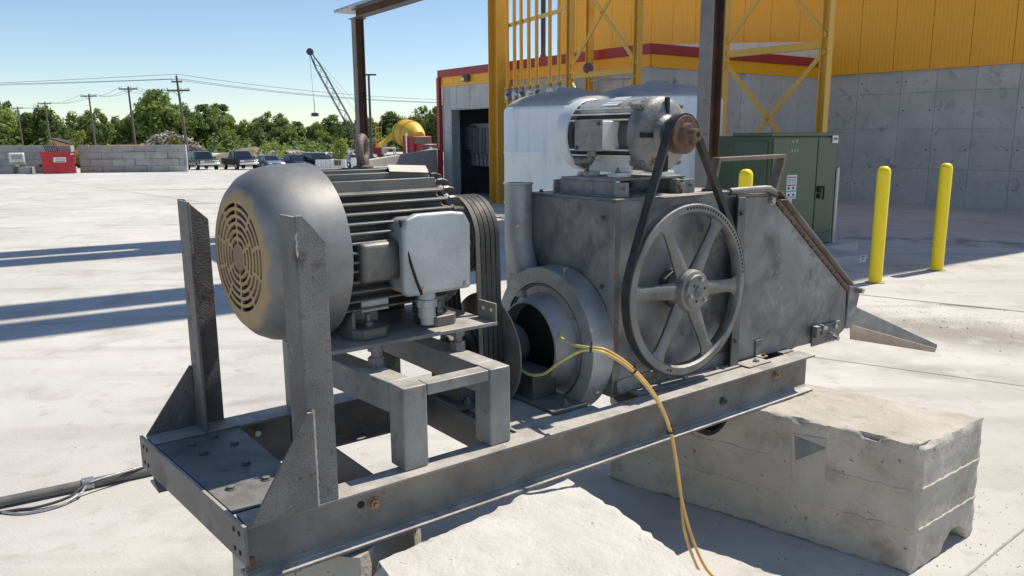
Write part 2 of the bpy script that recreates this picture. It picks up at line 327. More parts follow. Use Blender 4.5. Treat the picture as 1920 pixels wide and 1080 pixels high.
for i in range(22):
    t0, t1 = i * 1.0 + .006, min(i * 1.0 + .994, LEN - .01)
    siding(WM, t0, t1, .05 if t0 > TI - .5 else .02, ZC + .02 if t0 > TI - 1.2 else 3.9, 9.05 if t1 < TI + .3 else 22.05, mb_, OFF)
b = MB(); WM.box(b, 8.0, LEN, -.03, .09, ZC - .012, ZC + .018); rel(b, OFF).build('drip_flashing', M['yellow'], mb_)

WA = Wall((-2.35, 27.7), (.6, -.8)); WA.n = Vector((-.8, -.6, 0))
WB = Wall((3.41, 20.02), (.8, .6)); WB.n = Vector((.6, -.8, 0))
OA = Vector((3.41, 20.02, 0))
an = empty('annex_building', OA, 0, 'low concrete annex with yellow band, dark red roof trim and open doorway', 'building')
D0, D1, DZ = .5, 3.35, 2.82; LA, LB = 9.6, 7.3; ZB, ZT, ZR = 3.6, 3.88, 4.12
b = MB(); WA.box(b, 0, D0, -.3, -.03, -.5, ZB); WA.box(b, D1, LA - .3, -.3, -.03, -.5, ZB); WA.box(b, D0, D1, -.3, -.03, DZ, ZB); WB.box(b, 0, LB, -.3, -.03, -.5, ZB); rel(b, OA).build('wall', M['conc_wall'], an)
def panels(W_, edges, z0, z1, nm, m, n0, n1, g=.005):
    for a, c in zip(edges[:-1], edges[1:]):
        b = MB(); dn = random.uniform(-.004, .004); W_.box(b, a + g, c - g, n0, n1 + dn, z0, z1); rel(b, OA).build(nm, m, an)
panels(WA, [0, .25, D0], -.5, ZB, 'concrete_panel', M['conc_wall'], -.03, 0)
panels(WA, [D0, .9, 1.35, 1.7, 2.3, 2.8, D1], DZ, ZB, 'concrete_panel', M['conc_wall'], -.03, 0)
panels(WA, [D1, 4.2, 5.1, 6.0, 6.9, 7.8, 8.7, LA], -.5, ZB, 'concrete_panel', M['conc_wall'], -.03, 0)
panels(WB, [0, .9, 1.8, 2.7, 3.6, 4.5, 5.4, 6.3, LB], -.5, ZB, 'concrete_panel', M['conc_wall'], -.03, 0)
panels(WA, [0, .75, 1.5, 2.25, 3, 3.75, 4.5, 5.25, 6, 6.75, 7.5, 8.25, 9, LA], ZB + .002, ZT, 'siding_panel', M['yellow'], -.1, .03, .004)
panels(WB, [.03, .9, 1.8, 2.7, 3.6, 4.5, 5.4, 6.3, LB - .05], ZB + .002, ZT, 'siding_panel', M['yellow'], -.1, .03, .004)
b = MB(); WA.box(b, -.12, LA + .1, -.15, .10, ZT + .002, ZR); rel(b, OA).build('roof_trim', M['red'], an, .006)
b = MB(); WB.box(b, .101, LB - .3, -.15, .10, ZT + .002, ZR + .003); rel(b, OA).build('roof_trim', M['red'], an, .006)
b = MB(); WA.box(b, 0, LA, .031, .05, ZB - .03, ZB + .02); WB.box(b, .05, LB - .05, .031, .05, ZB - .031, ZB + .019); rel(b, OA).build('drip_flashing', M['yellow'], an)
b = MB(); WA.box(b, -.16, .0, .001, .13, -.5, ZT); rel(b, OA).build('downspout', M['red'], an, .01)
b = MB(); b.hexa([WA.p(-.1, -.15, ZR - .1), WA.p(LA, -.15, ZR - .1), WA.p(LA, -7.2, ZR - .1), WA.p(-.1, -6.5, ZR - .1), WA.p(-.1, -.15, ZR - .01), WA.p(LA, -.15, ZR - .01), WA.p(LA, -7.2, ZR + .5), WA.p(-.1, -6.5, ZR + .5)]); rel(b, OA).build('roof', M['white'], an)
# room behind the doorway
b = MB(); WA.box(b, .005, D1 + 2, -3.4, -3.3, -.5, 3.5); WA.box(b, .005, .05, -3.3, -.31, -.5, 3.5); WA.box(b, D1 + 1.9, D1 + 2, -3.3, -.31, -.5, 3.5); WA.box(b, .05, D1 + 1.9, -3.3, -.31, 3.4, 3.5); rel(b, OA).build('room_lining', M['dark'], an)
b = MB(); WA.box(b, .06, D1 + 1.9, -3.3, .4, -.3, -.09); rel(b, OA).build('door_sill', M['conc_wall'], an)
b = MB(); WA.box(b, D0, D0 + .09, -.32, .012, -.1, DZ); WA.box(b, D0, D1, -.32, .012, DZ - .03, DZ + .002); rel(b, OA).build('door_frame', M['cab'], an)
def cabinet(name, t0, t1, z0, z1, n0, lab, m=M['cab']):
    e = empty(name, WA.p((t0 + t1) / 2, n0, z0), 0, lab, 'cabinet', 'electrical gear in the doorway'); o = Vector(e.location)
    b = MB(); WA.box(b, t0, t1, n0 - .25, n0, z0, z1); rel(b, o).build('case', m, e, .008)
    b = MB(); WA.box(b, t0 + .03, t1 - .03, n0, n0 + .015, z0 + .03, z1 - .03); rel(b, o).build('door', m, e, .004)
    return e
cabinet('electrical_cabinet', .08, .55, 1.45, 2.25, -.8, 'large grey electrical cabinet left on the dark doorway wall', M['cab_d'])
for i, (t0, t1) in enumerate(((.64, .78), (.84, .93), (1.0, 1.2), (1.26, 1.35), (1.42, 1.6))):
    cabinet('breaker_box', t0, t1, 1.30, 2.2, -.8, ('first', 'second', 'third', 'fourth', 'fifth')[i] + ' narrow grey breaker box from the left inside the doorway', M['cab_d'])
b = MB(); WA.box(b, .06, 2.0, -1.10, -1.06, .9, 2.35); bo = tag(rel(b, Vector(WA.p(1.0, -1.08, .9))).build('backboard', M['cab'], None, loc=WA.p(1.0, -1.08, .9)), 'grey backboard behind the breaker boxes in the doorway', 'board')
for i in range(5):
    p = WA.p(.5 + i * .25, -.8, 1.35); b = MB(); b.tube([(0, 0, 0), (.02 * math.sin(i), .03, -.35), (.05 * math.cos(i * 2), .02, -.8), (.1 * math.sin(i * 3), 0, -1.35)], .018, 6)
    tag(b.build('cable_drop', M['black'], None, loc=p), ('leftmost', 'second', 'third', 'fourth', 'rightmost')[i] + ' black cable hanging below the breaker boxes in the doorway', 'cable', 'cables hanging in the doorway')
# wall lamp on the yellow band
lp = empty('wall_lamp', WA.p(1.62, .03, 3.66), 0, 'dark wall pack lamp on the yellow band above the doorway', 'lamp'); o = Vector(lp.location)
b = MB(); b.hexa([WA.p(1.5, .03, 3.66), WA.p(1.8, .03, 3.66), WA.p(1.8, .2, 3.66), WA.p(1.5, .2, 3.66), WA.p(1.5, .03, 3.86), WA.p(1.8, .03, 3.86), WA.p(1.8, .16, 3.86), WA.p(1.5, .16, 3.86)]); rel(b, o).build('housing', M['steel_d'], lp, .01)
b = MB(); WA.box(b, 1.53, 1.68, .201, .212, 3.68, 3.78); rel(b, o).build('lens', M['lamp'], lp, .004)

# retaining wall of the ramp left of the annex
rw = MB(); a, c = Vector((-2.62, 28.0, 0)), Vector((-4.62, 24.75, 0)); dn = (c - a).normalized(); nn = Vector((-dn.y, dn.x, 0)) * .13
rw.hexa([a - nn + Vector((0, 0, -.5)), c - nn + Vector((0, 0, -.5)), c + nn + Vector((0, 0, -.5)), a + nn + Vector((0, 0, -.5)), a - nn + Vector((0, 0, 1.5)), c - nn + Vector((0, 0, 1.2)), c + nn + Vector((0, 0, 1.2)), a + nn + Vector((0, 0, 1.5))])
mid = (a + c) / 2; tag(rel(rw, mid).build('ramp_wall', M['conc_wall'], None, .01, loc=mid), 'low sloping concrete ramp wall left of the red annex corner', 'wall')

# ---------------------------------------------------------------- yellow silo towers
def hcol(b, p, z0, z1, wd, ax, tf=.018):
    """wide flange column at p, flange normal along ax"""
    p = Vector((*p, 0)); ax = Vector((*ax, 0)).normalized(); sd_ = Vector((-ax.y, ax.x, 0)); zc, h = (z0 + z1) / 2, (z1 - z0) / 2; Z = Vector((0, 0, h))
    for s in (-1, 1): b.obox(p + ax * s * (wd / 2 - tf / 2) + Vector((0, 0, zc)), ax * tf / 2, sd_ * wd / 2, Z)
    b.obox(p + Vector((0, 0, zc)), ax * (wd / 2 - tf), sd_ * tf * .35, Z)
def tower(name, label, front, back, bar_z, colw, caster, zfoot, signs=None):
    p0, p1 = Vector((*front[0], 0)), Vector((*front[1], 0)); base = (p0 + p1) / 2
    e = empty(name, base, 0, label, 'tower'); d = (p1 - p0).normalized(); n = Vector((d.y, -d.x, 0))
    cols = [front[0], front[1]] + back
    for c in cols:
        b = MB(); hcol(b, c, zfoot, 10, colw, (d.x, d.y)); rel(b, base).build('column', M['ystruct'], e)
    def br(a, z0, c, z1, wd=.09):
        b = MB(); b.bar(Vector((a[0], a[1], z0)) + n * .02, Vector((c[0], c[1], z1)) + n * .02, wd, wd * .35, n); rel(b, base).build('brace', M['ystruct'], e)
    for pr in ((front[0], front[1]),):
        za = bar_z
        for k in range(3):
            a, c = Vector((*pr[0], 0)), Vector((*pr[1], 0)); dd = (c - a).normalized() * colw * .5
            b = MB(); b.bar(a + dd + Vector((0, 0, za)), c - dd + Vector((0, 0, za)), .09, .14, (0, 0, 1)); rel(b, base).build('strut', M['ystruct'], e)
            lo = za - 2.6
            br(pr[0], za - .1, pr[1], lo); br(pr[0], lo, pr[1], za - .1); za += 2.75
    # unseen twin slabs with a gap, turned to cast the ground shadow bands
    cx, cy = caster; az = Vector((math.sin(SUN_AZ), math.cos(SUN_AZ), 0)); pe = Vector((-az.y, az.x, 0))
    for s in (-1, 1):
        b = MB(); b.obox(Vector((cx, cy, 16.5)) + pe * s * .545, az * .4, pe * .46, (0, 0, 7.5)); rel(b, base).build('shadow_caster', M['ystruct'], e, .01)
    for z in (10.5, 14.9, 19.6, 23.4):
        b = MB(); b.obox(Vector((cx, cy, z)), az * .3, pe * .085, (0, 0, .22)); rel(b, base).build('caster_tie', M['ystruct'], e)
    return e, base
tA, bA = tower('silo_tower', 'yellow braced steel tower behind the white tanks beside the fill pipes', ((1.5, 20.6), (2.9, 18.7)), [(2.05, 21.3)], 3.4, .15, (2.1, 19.68), -.15)
b = MB(); hcol(b, (-.36, 24.35), -.35, 11, .44, (.6, -.8), .022); rel(b, bA).build('column', M['ystruct'], tA)
b = MB(); b.bar((-.15, 24.0, 5.05), (1.42, 20.75, 5.05), .06, .1); rel(b, bA).build('pipe_rail', M['ystruct'], tA)
b = MB(); b.bar((-.15, 24.1, 9.6), (1.42, 20.85, 9.6), .06, .1); rel(b, bA).build('pipe_rail', M['ystruct'], tA)
tB, bB = tower('silo_tower', 'yellow braced steel tower rising behind the green transformer', ((4.53, 17.4), (5.97, 15.5)), [], 3.6, .165, (4.96, 15.1), -.05)
# sign on the wide column
sg = empty('column_sign', (-.02, 23.55, 1.85), 0, 'small white numbered sign on the wide yellow column', 'sign'); sx = Vector((.98, -.2, 0)).normalized()
b = MB(); b.obox((0, 0, .2), sx * .13, Vector((-.2, -.98, 0)) * .004, (0, 0, .2)); b.build('board', M['white'], sg)
for tx, z, sz in (('SILO', .29, .1), ('1', .12, .16)): text_mesh(tx, sz, 'lettering', M['black'], sg, frame_mat(Vector((0, 0, z)) + Vector((-.2, -.98, 0)) * .006, sx, (0, 0, 1)))
# seven fill pipes
ords = ('first', 'second', 'third', 'fourth', 'fifth', 'sixth', 'seventh')
for i, k in enumerate((.02, .15, .27, .40, .53, .74, .88)):
    px_, py_ = -.12 + k * 1.56, 23.75 - k * 2.95
    e = empty('fill_pipe', (px_, py_, -.1), 0, ords[i] + ' yellow fill pipe from the left, with a valve above the tank', 'pipe', 'yellow fill pipes beside the tower')
    b = MB(); b.cyl((0, 0, 3.42), (0, 0, 11), .052, n=14); b.build('pipe', M['ystruct'], e)
    b = MB(); b.cyl((0, 0, 0), (0, 0, 2.98), .052, n=14); b.build('pipe', M['ystruct'], e)
    b = MB(); b.cyl((0, 0, 3.37), (0, 0, 3.42), .10, n=14); b.cyl((0, 0, 2.98), (0, 0, 3.03), .10, n=14); b.build('flange', M['ystruct'], e)
    v = MB(); v.lathe([(0, .06), (.06, .085), (.17, .095), (.28, .085), (.34, .06)], (0, 0, 3.03), (0, 0, 1), 14, True, True); vo = v.build('valve', M['galv'], e)
    v = MB(); v.cyl((0, -.06, 3.2), (0, -.15, 3.2), .05, n=10); v.bar((-.07, -.15, 3.2 - .05 * math.sin(i * 2.1)), (.09, -.16, 3.2 + .06 * math.cos(i * 1.7)), .03, .04, (0, 1, 0)); v.build('handle', M['white' if i % 2 else 'steel_d'], vo)
    v = MB(); v.cyl((0, 0, 5.1), (0, 0, 5.19), .062, n=14); v.build('clamp', M['ystruct'], e)
b = MB(); b.cyl((0, 0, 0), (0, 0, 14), .075, n=12); b.cyl((0, 0, 3.9), (0, 0, 4.0), .1, n=12); tag(b.build('vent_stack', M['wire'], None, loc=(.98, 24.6, .3)), 'black vent stack standing behind the yellow fill pipes', 'pipe')
# alarm bell, conduit bracket on tower A
e = empty('alarm_horn', (1.92, 20.15, 3.55), 0, 'round grey horn with red centre on the yellow tower', 'horn')
b = MB(); b.lathe([(0, .05), (.1, .06), (.12, .12), (.16, .13), (.17, .11)], (0, 0, 0), (-.15, -1, 0), 16, True, True); b.build('bell', M['steel_d'], e)
b = MB(); b.lathe([(0, .05), (.03, .03)], (-.026, -.172, 0), (-.15, -1, 0), 10, True, True); b.build('centre', M['redpaint'], e)
b = MB(); b.tube([(0, 0, 0), (.25, -.1, .02), (.9, -.5, .02), (1.02, -.56, 0), (1.08, -.6, -.1), (1.08, -.6, -.5)], .022, 8); tag(b.build('conduit', M['galv'], None, loc=(2.0, 20.2, 3.25)), 'bent galvanised conduit above the left white tank', 'conduit')

# ---------------------------------------------------------------- tanks
def tank(loc, r, h, dome, label):
    e = empty('storage_tank', loc, 0, label, 'tank', 'white poly tanks behind the machine')
    b = MB(); b.lathe([(0, r * .985), (.05, r), (h * .33, r), (h * .335, r * 1.008), (h * .35, r * 1.008), (h * .355, r), (h * .68, r), (h * .685, r * 1.008), (h * .70, r * 1.008), (h * .705, r), (h - .06, r), (h - .02, r * .985), (h, r * .955)], (0, 0, 0), (0, 0, 1), 48, True); b.build('shell', M['tank'], e, smooth=50)
    b = MB(); b.lathe([(h + .001, r * .953)] + [(h + dome * math.sin(k * math.pi / 2) ** 1.15, r * .953 * math.cos(k * math.pi / 2)) for k in (.1, .2, .3, .4, .5, .6, .7, .8)] + [(h + dome * .99, .24), (h + dome + .02, .23), (h + dome + .02, .02)], (0, 0, 0), (0, 0, 1), 48, False, True); b.build('dome', M['tank_top'], e, smooth=60)
    b = MB(); b.cyl((.0, 0, h + dome + .02), (0, 0, h + dome + .05), .2, n=20); b.build('manway_lid', M['tank_top'], e, .01)
    return e
tank((.99, 13.6, 0), 1.11, 2.40, .27, 'left white poly storage tank with grey dome behind the machine')
tank((2.62, 14.5, 0), 1.14, 2.58, .25, 'right white poly storage tank behind the rusty canopy post')

# ---------------------------------------------------------------- steel canopy frame
e = empty('canopy_frame', (1.95, 8.0, 0), 0, 'rusty steel canopy frame with two posts and a roof beam', 'canopy'); o = Vector(e.location)
pL, pR = Vector((-2.78, 15.0, 0)), Vector((1.97, 8.05, 0)); bd = (pR - pL).normalized(); bn = Vector((-bd.y, bd.x, 0)); bn = -bn if bn.y > 0 else bn
ZB_ = 4.03
for p, sw in ((pL, .17), (pR, .165)):
    b = MB(); b.obox(p + bn * (sw / 2 - .006) + Vector((0, 0, ZB_ / 2)), bn * .006, bd * sw / 2, (0, 0, ZB_ / 2)); b2 = rel(b, o).build('post_flange', M['post'], e)
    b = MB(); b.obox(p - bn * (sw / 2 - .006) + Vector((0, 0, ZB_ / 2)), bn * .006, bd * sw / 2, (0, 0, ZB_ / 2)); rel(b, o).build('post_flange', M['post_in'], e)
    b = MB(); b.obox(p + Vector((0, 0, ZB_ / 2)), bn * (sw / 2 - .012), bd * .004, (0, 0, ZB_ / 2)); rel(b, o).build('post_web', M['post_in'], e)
    b = MB(); b.obox(p + Vector((0, 0, .006)), bn * .16, bd * .16, (0, 0, .006)); rel(b, o).build('base_plate', M['post'], e)
    b = MB(); b.obox(p + Vector((0, 0, ZB_ + .008)), bn * .12, bd * .12, (0, 0, .008)); rel(b, o).build('cap_plate', M['post'], e)
for nm, dz, hw, hh in (('beam_flange', .022, .085, .006), ('beam_flange', .162, .085, .006)):
    b = MB(); b.obox((pL + pR) / 2 + bd * .9 + Vector((0, 0, ZB_ + dz)), bd * ((pR - pL).length / 2 + .95), bn * hw, (0, 0, hh)); rel(b, o).build(nm, M['post'], e)
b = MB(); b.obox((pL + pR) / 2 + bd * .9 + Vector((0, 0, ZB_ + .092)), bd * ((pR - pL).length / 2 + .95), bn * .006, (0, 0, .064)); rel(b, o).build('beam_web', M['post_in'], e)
k = -.62
while k < (pR - pL).length + 1.5:      # corrugated deck strips along the beam
    b = MB(); b.obox(pL + bd * (k + .1) + Vector((0, 0, ZB_ + .195)), bd * .075, bn * .2, (0, 0, .025)); b.obox(pL + bd * (k + .21) + Vector((0, 0, ZB_ + .179)), bd * .034, bn * .2, (0, 0, .008)); rel(b, o).build('deck_rib', M['galv'], e); k += .22

# ---------------------------------------------------------------- transformer, pad, bollards
Wt = Wall((4.04, 12.46), (.867, .498))
if Wt.n.y > 0: Wt.n = -Wt.n
Ws = Wall((4.04, 12.46), (-.498, .867)); Ws.n = Vector((-.867, -.498, 0))
b = MB(); Wt.box(b, -.45, 1.0, -.5, 1.14, -.05, .13); Wt.box(b, -.45, 1.95, -1.6, -.501, -.05, .131); Wt.box(b, 1.001, 1.95, -.5, .25, -.05, .1305); pdo = rel(b, Wt.p(.7, -.4, 0)).build('transformer_pad', M['conc_wall'], None, .01, loc=Wt.p(.7, -.4, 0)); pdo['kind'] = 'structure'
x = empty('pad_transformer', Wt.p(.77, -.5, .135), 0, 'dark green padmount transformer cabinet with padlocked doors and warning label', 'transformer'); o = Vector(x.location)
ZTf, TW = 1.965, 1.54
b = MB(); Wt.box(b, 0, TW, -.79, -.001, .136, ZTf - .06); rel(b, o).build('cabinet', M['green'], x, .012)
b = MB(); Wt.box(b, -.02, TW + .03, -.80, .03, ZTf - .058, ZTf); rel(b, o).build('lid', M['green'], x, .012)
b = MB(); Wt.box(b, .06, TW - .1, -1.55, -.801, .136, ZTf - .05); rel(b, o).build('tank_body', M['green'], x, .02)
b = MB(); Ws.box(b, .06, .73, .001, .018, .3, ZTf - .13); rel(b, o).build('side_panel', M['green'], x, .006)
b = MB(); Ws.box(b, .82, 1.5, -.058, -.045, .3, ZTf - .2); rel(b, o).build('side_panel', M['green'], x, .006)
for t0, t1 in ((.03, 1.05), (1.07, 1.51)):
    b = MB(); Wt.box(b, t0, t1, .001, .022, .34, ZTf - .085); dr = rel(b, o).build('door', M['green'], x, .006)
    if t0 > .5:
        b = MB(); Wt.box(b, 1.09, 1.15, .023, .06, 1.0, 1.1); Wt.box(b, 1.15, 1.24, .04, .06, 1.07, 1.1); Wt.box(b, 1.215, 1.24, .04, .06, .88, 1.07); Wt.box(b, 1.10, 1.14, .024, .06, .9, .985); rel(b, o).build('latch_handle', M['black'], dr, .006)
    else:
        LT = .37
        b = MB(); Wt.box(b, LT, LT + .23, .023, .026, .92, 1.30); rel(b, o).build('warning_label', M['white'], dr)
        b = MB(); Wt.box(b, LT + .065, LT + .14, .023, .026, .81, .919); rel(b, o).build('label_tail', M['white'], dr)
        for q in (.018, .12):
            for z in (1.255, 1.13): b = MB(); Wt.box(b, LT + q, LT + q + .09, .0262, .028, z, z + .018); rel(b, o).build('label_bar', M['redpaint'], dr)
        b = MB()
        for q in (.02, .125):
            for z in (1.23, 1.21, 1.19, 1.17): Wt.box(b, LT + q, LT + q + .075, .0262, .028, z, z + .005)
            Wt.box(b, LT + q + .012, LT + q + .05, .0262, .028, 1.075, 1.11); Wt.box(b, LT + q + .02, LT + q + .06, .0262, .028, .97, 1.0)
        for z in (.955, .94): Wt.box(b, LT + .02, LT + .21, .0262, .028, z, z + .004)
        tag(rel(b, o).build('label_print', M['black'], dr), None, kind='stuff')
        M['blue'] = mat('label_blue', (.06, .18, .45), rough=.5)
        b = MB(); Wt.box(b, LT + .012, LT + .218, .0262, .028, 1.035, 1.05); rel(b, o).build('label_band', M['blue'], dr)
        for t, z in ((.45, 1.80), (.53, 1.81), (.44, 1.66), (.50, 1.66), (.56, 1.665)): b = MB(); Wt.box(b, t, t + .03, .023, .025, z, z + .045); rel(b, o).build('stencil_mark', M['cab'], dr)
b = MB(); Wt.box(b, 1.38, 1.52, .031, .034, ZTf - .17, ZTf - .05); rel(b, o).build('number_tag', M['white'], x)
text_mesh('070', .062, 'lettering', M['black'], x, frame_mat(Wt.p(1.45, .036, ZTf - .11) - o, Wt.d, (0, 0, 1)))
b = MB(); Wt.box(b, .03, 1.51, .0, .018, .15, .325); rel(b, o).build('sill_panel', M['green'], x, .005)
pt = empty('pad_tag', Wt.p(.87, 1.146, .02), 0, 'small white tag on the edge of the transformer pad', 'tag'); o2 = Vector(pt.location)
b = MB(); Wt.box(b, .78, .93, 1.142, 1.147, .015, .118); rel(b, o2).build('plate', M['white'], pt)
b = MB(); Wt.box(b, .80, .90, 1.1475, 1.149, .095, .108); Wt.box(b, .83, .88, 1.1475, 1.149, .06, .072); tag(rel(b, o2).build('print', M['black'], pt), None, kind='stuff')
b = MB(); b.cyl((0, 0, 0), (0, 0, 1.25), .035, n=10); b.lathe([(0, .035), (.03, .02)], (0, 0, 1.25), (0, 0, 1), 10, False, True); tag(b.build('ground_rod', M['galv'], None, loc=(*Wt.p(1.60, .0, .133),)), 'thin pale conduit standing at the right side of the green transformer', 'conduit')
bp = MB(); bp.lathe([(-.05, .084), (1.44, .084), (1.475, .080), (1.505, .066), (1.523, .042), (1.53, .005)], (0, 0, 0), (0, 0, 1), 28, False, True)
bol = bp.mesh('bollard_body', True, 40); bol.materials.append(M['bollard'])
for loc, lab in (((4.83, 10.32), 'yellow bollard nearest the machine chute, left of the pair'), ((6.14, 11.25), 'yellow bollard furthest right in front of the concrete wall'), ((2.86, 9.7), 'yellow bollard seen behind the machine through the bent handle')):
    e = empty('bollard', (*loc, 0), 0, lab, 'bollard', 'yellow bollards around the transformer')
    q = bpy.data.objects.new('body', bol); C.objects.link(q); q.parent = e
    b = MB(); b.lathe([(0, .125), (.003, .125), (.004, .085)], (0, 0, .0045), (0, 0, 1), 20); b.build('sealant_ring', M['joint'], e)

# ---------------------------------------------------------------- the machine on its skid
YAW = R(37.44)
mach = empty('blower_machine', (-.793, 2.172, 0), YAW, 'grey steel blower machine with two electric motors and spoked wheel on a skid frame', 'machine')
mach['group'] = 'machine on the concrete blocks'; del mach['group']
def part(name, b, m='steel', bevel=.003, parent=None, **k): return b.build(name, M[m], parent or mach, bevel, **k)
def ibeam(u0, u1, w0, wd, z0, z1, tf=.013, tw=.009):
    b = MB(); wc = w0 + wd / 2; r = .012
    pts = [(w0, z0), (w0 + wd, z0), (w0 + wd, z0 + tf * .8), (wc + tw / 2 + r, z0 + tf * 1.3), (wc + tw / 2, z0 + tf * 1.3 + r), (wc + tw / 2, z1 - tf * 1.3 - r), (wc + tw / 2 + r, z1 - tf * 1.3), (w0 + wd, z1 - tf * .8), (w0 + wd, z1), (w0, z1),
           (w0, z1 - tf * .8), (wc - tw / 2 - r, z1 - tf * 1.3), (wc - tw / 2, z1 - tf * 1.3 - r), (wc - tw / 2, z0 + tf * 1.3 + r), (wc - tw / 2 - r, z0 + tf * 1.3), (w0, z0 + tf * .8)]
    return b.prism(pts, 'x', u0, u1)
nb = part('near_beam', ibeam(.002, 3.0, 0, .105, .612, .81), bevel=.002)
fb = part('far_beam', ibeam(-.055, 3.0, .855, .125, .612, .81), bevel=.002)
def hexhead(p, ax, r=.016, h=.014, shaft=0):
    b = MB(); p = Vector(p); ax = Vector(ax).normalized(); b.lathe([(0, r * 1.25), (.003, r * 1.25)], p, ax, 14, False, True); b.lathe([(0.003, r), (h, r), (h + .001, r * .8)], p, ax, 6, False, True)
    if shaft: b.lathe([(h, r * .5), (h + shaft, r * .5)], p, ax, 10, False, True)
    return b
# end plate, skewed a little
ep = MB(); ep.hexa([(-.012, -.002, .685), (0, -.002, .685), (-.066, .982, .685), (-.078, .982, .685), (-.012, -.002, .812), (0, -.002, .812), (-.066, .982, .812), (-.078, .982, .812)]); epo = part('end_plate', ep, bevel=.002)
hb = MB()
for w0 in (.035, .075, .90, .94):
    for z in (.715, .778):
        u = -.0125 - .066 * w0 / .98; hb.cyl((u + .001, w0, z), (u - .0015, w0, z), .0085, n=10)
part('bolt_hole', hb, 'black', 0, epo)
part('deck_plate', MB().add([(0.0, .126, .797), (.265, .126, .797), (.265, .854, .797), (-.05, .854, .797), (0.0, .126, .805), (.265, .126, .805), (.265, .854, .805), (-.05, .854, .805)], [(3, 2, 1, 0), (4, 5, 6, 7), (0, 1, 5, 4), (1, 2, 6, 5), (2, 3, 7, 6), (3, 0, 4, 7)]), 'steel_d', .002)
for u, w0 in ((.06, .77), (.15, .80), (.07, .66), (.19, .68), (.16, .47), (.17, .30), (.05, .30)):
    part('deck_bolt', hexhead((u, w0, .8055), (0, 0, 1), .014, .010), 'steel_d', 0)
# uprights with gussets
def upright(cu, cw, su, sw, ztop, zcut, fl):
    b = MB(); t = .011
    a0, a1 = (cw, cw + sw * t) if sw > 0 else (cw + sw * t, cw)
    b.prism([(cu, .811), (cu + fl, .811), (cu + fl, zcut), (cu + t * 2, ztop), (cu, ztop)], 'y', a0, a1)
    c0, c1 = (cw + t, cw + .125) if sw > 0 else (cw - .125, cw - t)
    b.box(cu, cu + t, c0, c1, .811, ztop - .004)
    return part('upright', b, 'steel_u', bevel=.002)
upright(.205, .001, 1, 1, 1.722, 1.640, .092); upright(.135, .975, 1, -1, 1.718, 1.635, .108)
b = MB(); b.prism([(.008, .811), (.222, .811), (.222, 1.122), (.205, 1.122)], 'y', -.011, -.0005); gs = part('gusset', b, 'steel_u', bevel=.002)
b = MB(); b.tube([(.224 + .0004 * math.sin(k * 2.3), -.0045, .815 + k * .0125) for k in range(26)], lambda t: .0058 + .0014 * math.sin(t * 60), 7); part('weld_bead', b, 'bolt', 0, gs)
b = MB(); b.prism([(-.055, .811), (.134, .811), (.134, 1.06), (.125, 1.06)], 'y', .964, .9745); part('gusset', b, 'steel_u', bevel=.002)
b = MB(); b.tube([(.205 + .002 * math.sin(k * 1.7), .0, 1.60 + k * .009) for k in range(9)], lambda t: .001 + .003 * abs(math.sin(t * 9)), 6); part('weld_bead', b, 'bolt', 0)
# motor table
ZT0 = 1.11
for u0, u1, w0, w1 in ((.565, .662, .046, .146), (.93, 1.024, .046, .146), (.50, .585, .866, .95), (.925, 1.02, .866, .95)):
    part('table_leg', MB().box(u0, u1, w0, w1, .811, ZT0 - (.001 if u0 > .9 else 0)), 'steel_t', bevel=.006)
part('table_bar', MB().box(.664, .928, .048, .115, 1.066, ZT0 - .002), 'steel_t', bevel=.004)
part('table_bar', MB().prism([(.565, .148), (.662, .148), (.60, .864), (.502, .864)], 'z', .998, ZT0 - .001), 'steel_t', bevel=.005)
part('table_bar', MB().box(.93, 1.024, .148, .864, 1.0, ZT0 - .002), 'steel_t', bevel=.005)
part('table_bar', MB().box(.602, .924, .885, .95, 1.05, ZT0 - .003), 'steel_t', bevel=.005)
# jacking bolts and motor plate
ZP = 1.205
for u, w0 in ((.625, .345), (.99, .345), (.60, .80), (.98, .80)):
    b = MB(); b.lathe([(ZT0, .031), (ZT0 + .035, .031), (ZT0 + .036, .026)], (u, w0, 0), (0, 0, 1), 6, False, True); b.lathe([(ZT0 + .036, .018), (ZP - .015, .018)], (u, w0, 0), (0, 0, 1), 12); b.lathe([(ZP - .035, .03), (ZP - .0155, .03)], (u, w0, 0), (0, 0, 1), 6, True); part('jack_bolt', b, 'steel', 0)
pl_ = part('motor_plate', MB().box(.44, 1.165, .315, .96, ZP - .015, ZP), 'steel_t', bevel=.002)
b = MB(); b.box(1.155, 1.164, .316, .44, ZP + .0005, ZP + .075); part('upturned_bracket', b, 'steel', .002, pl_)
b = MB()
for w0 in (.345, .40): b.cyl((1.1535, w0, ZP + .045), (1.1655, w0, ZP + .045), .0085, n=12)
part('bracket_hole', b, 'white', 0, pl_)

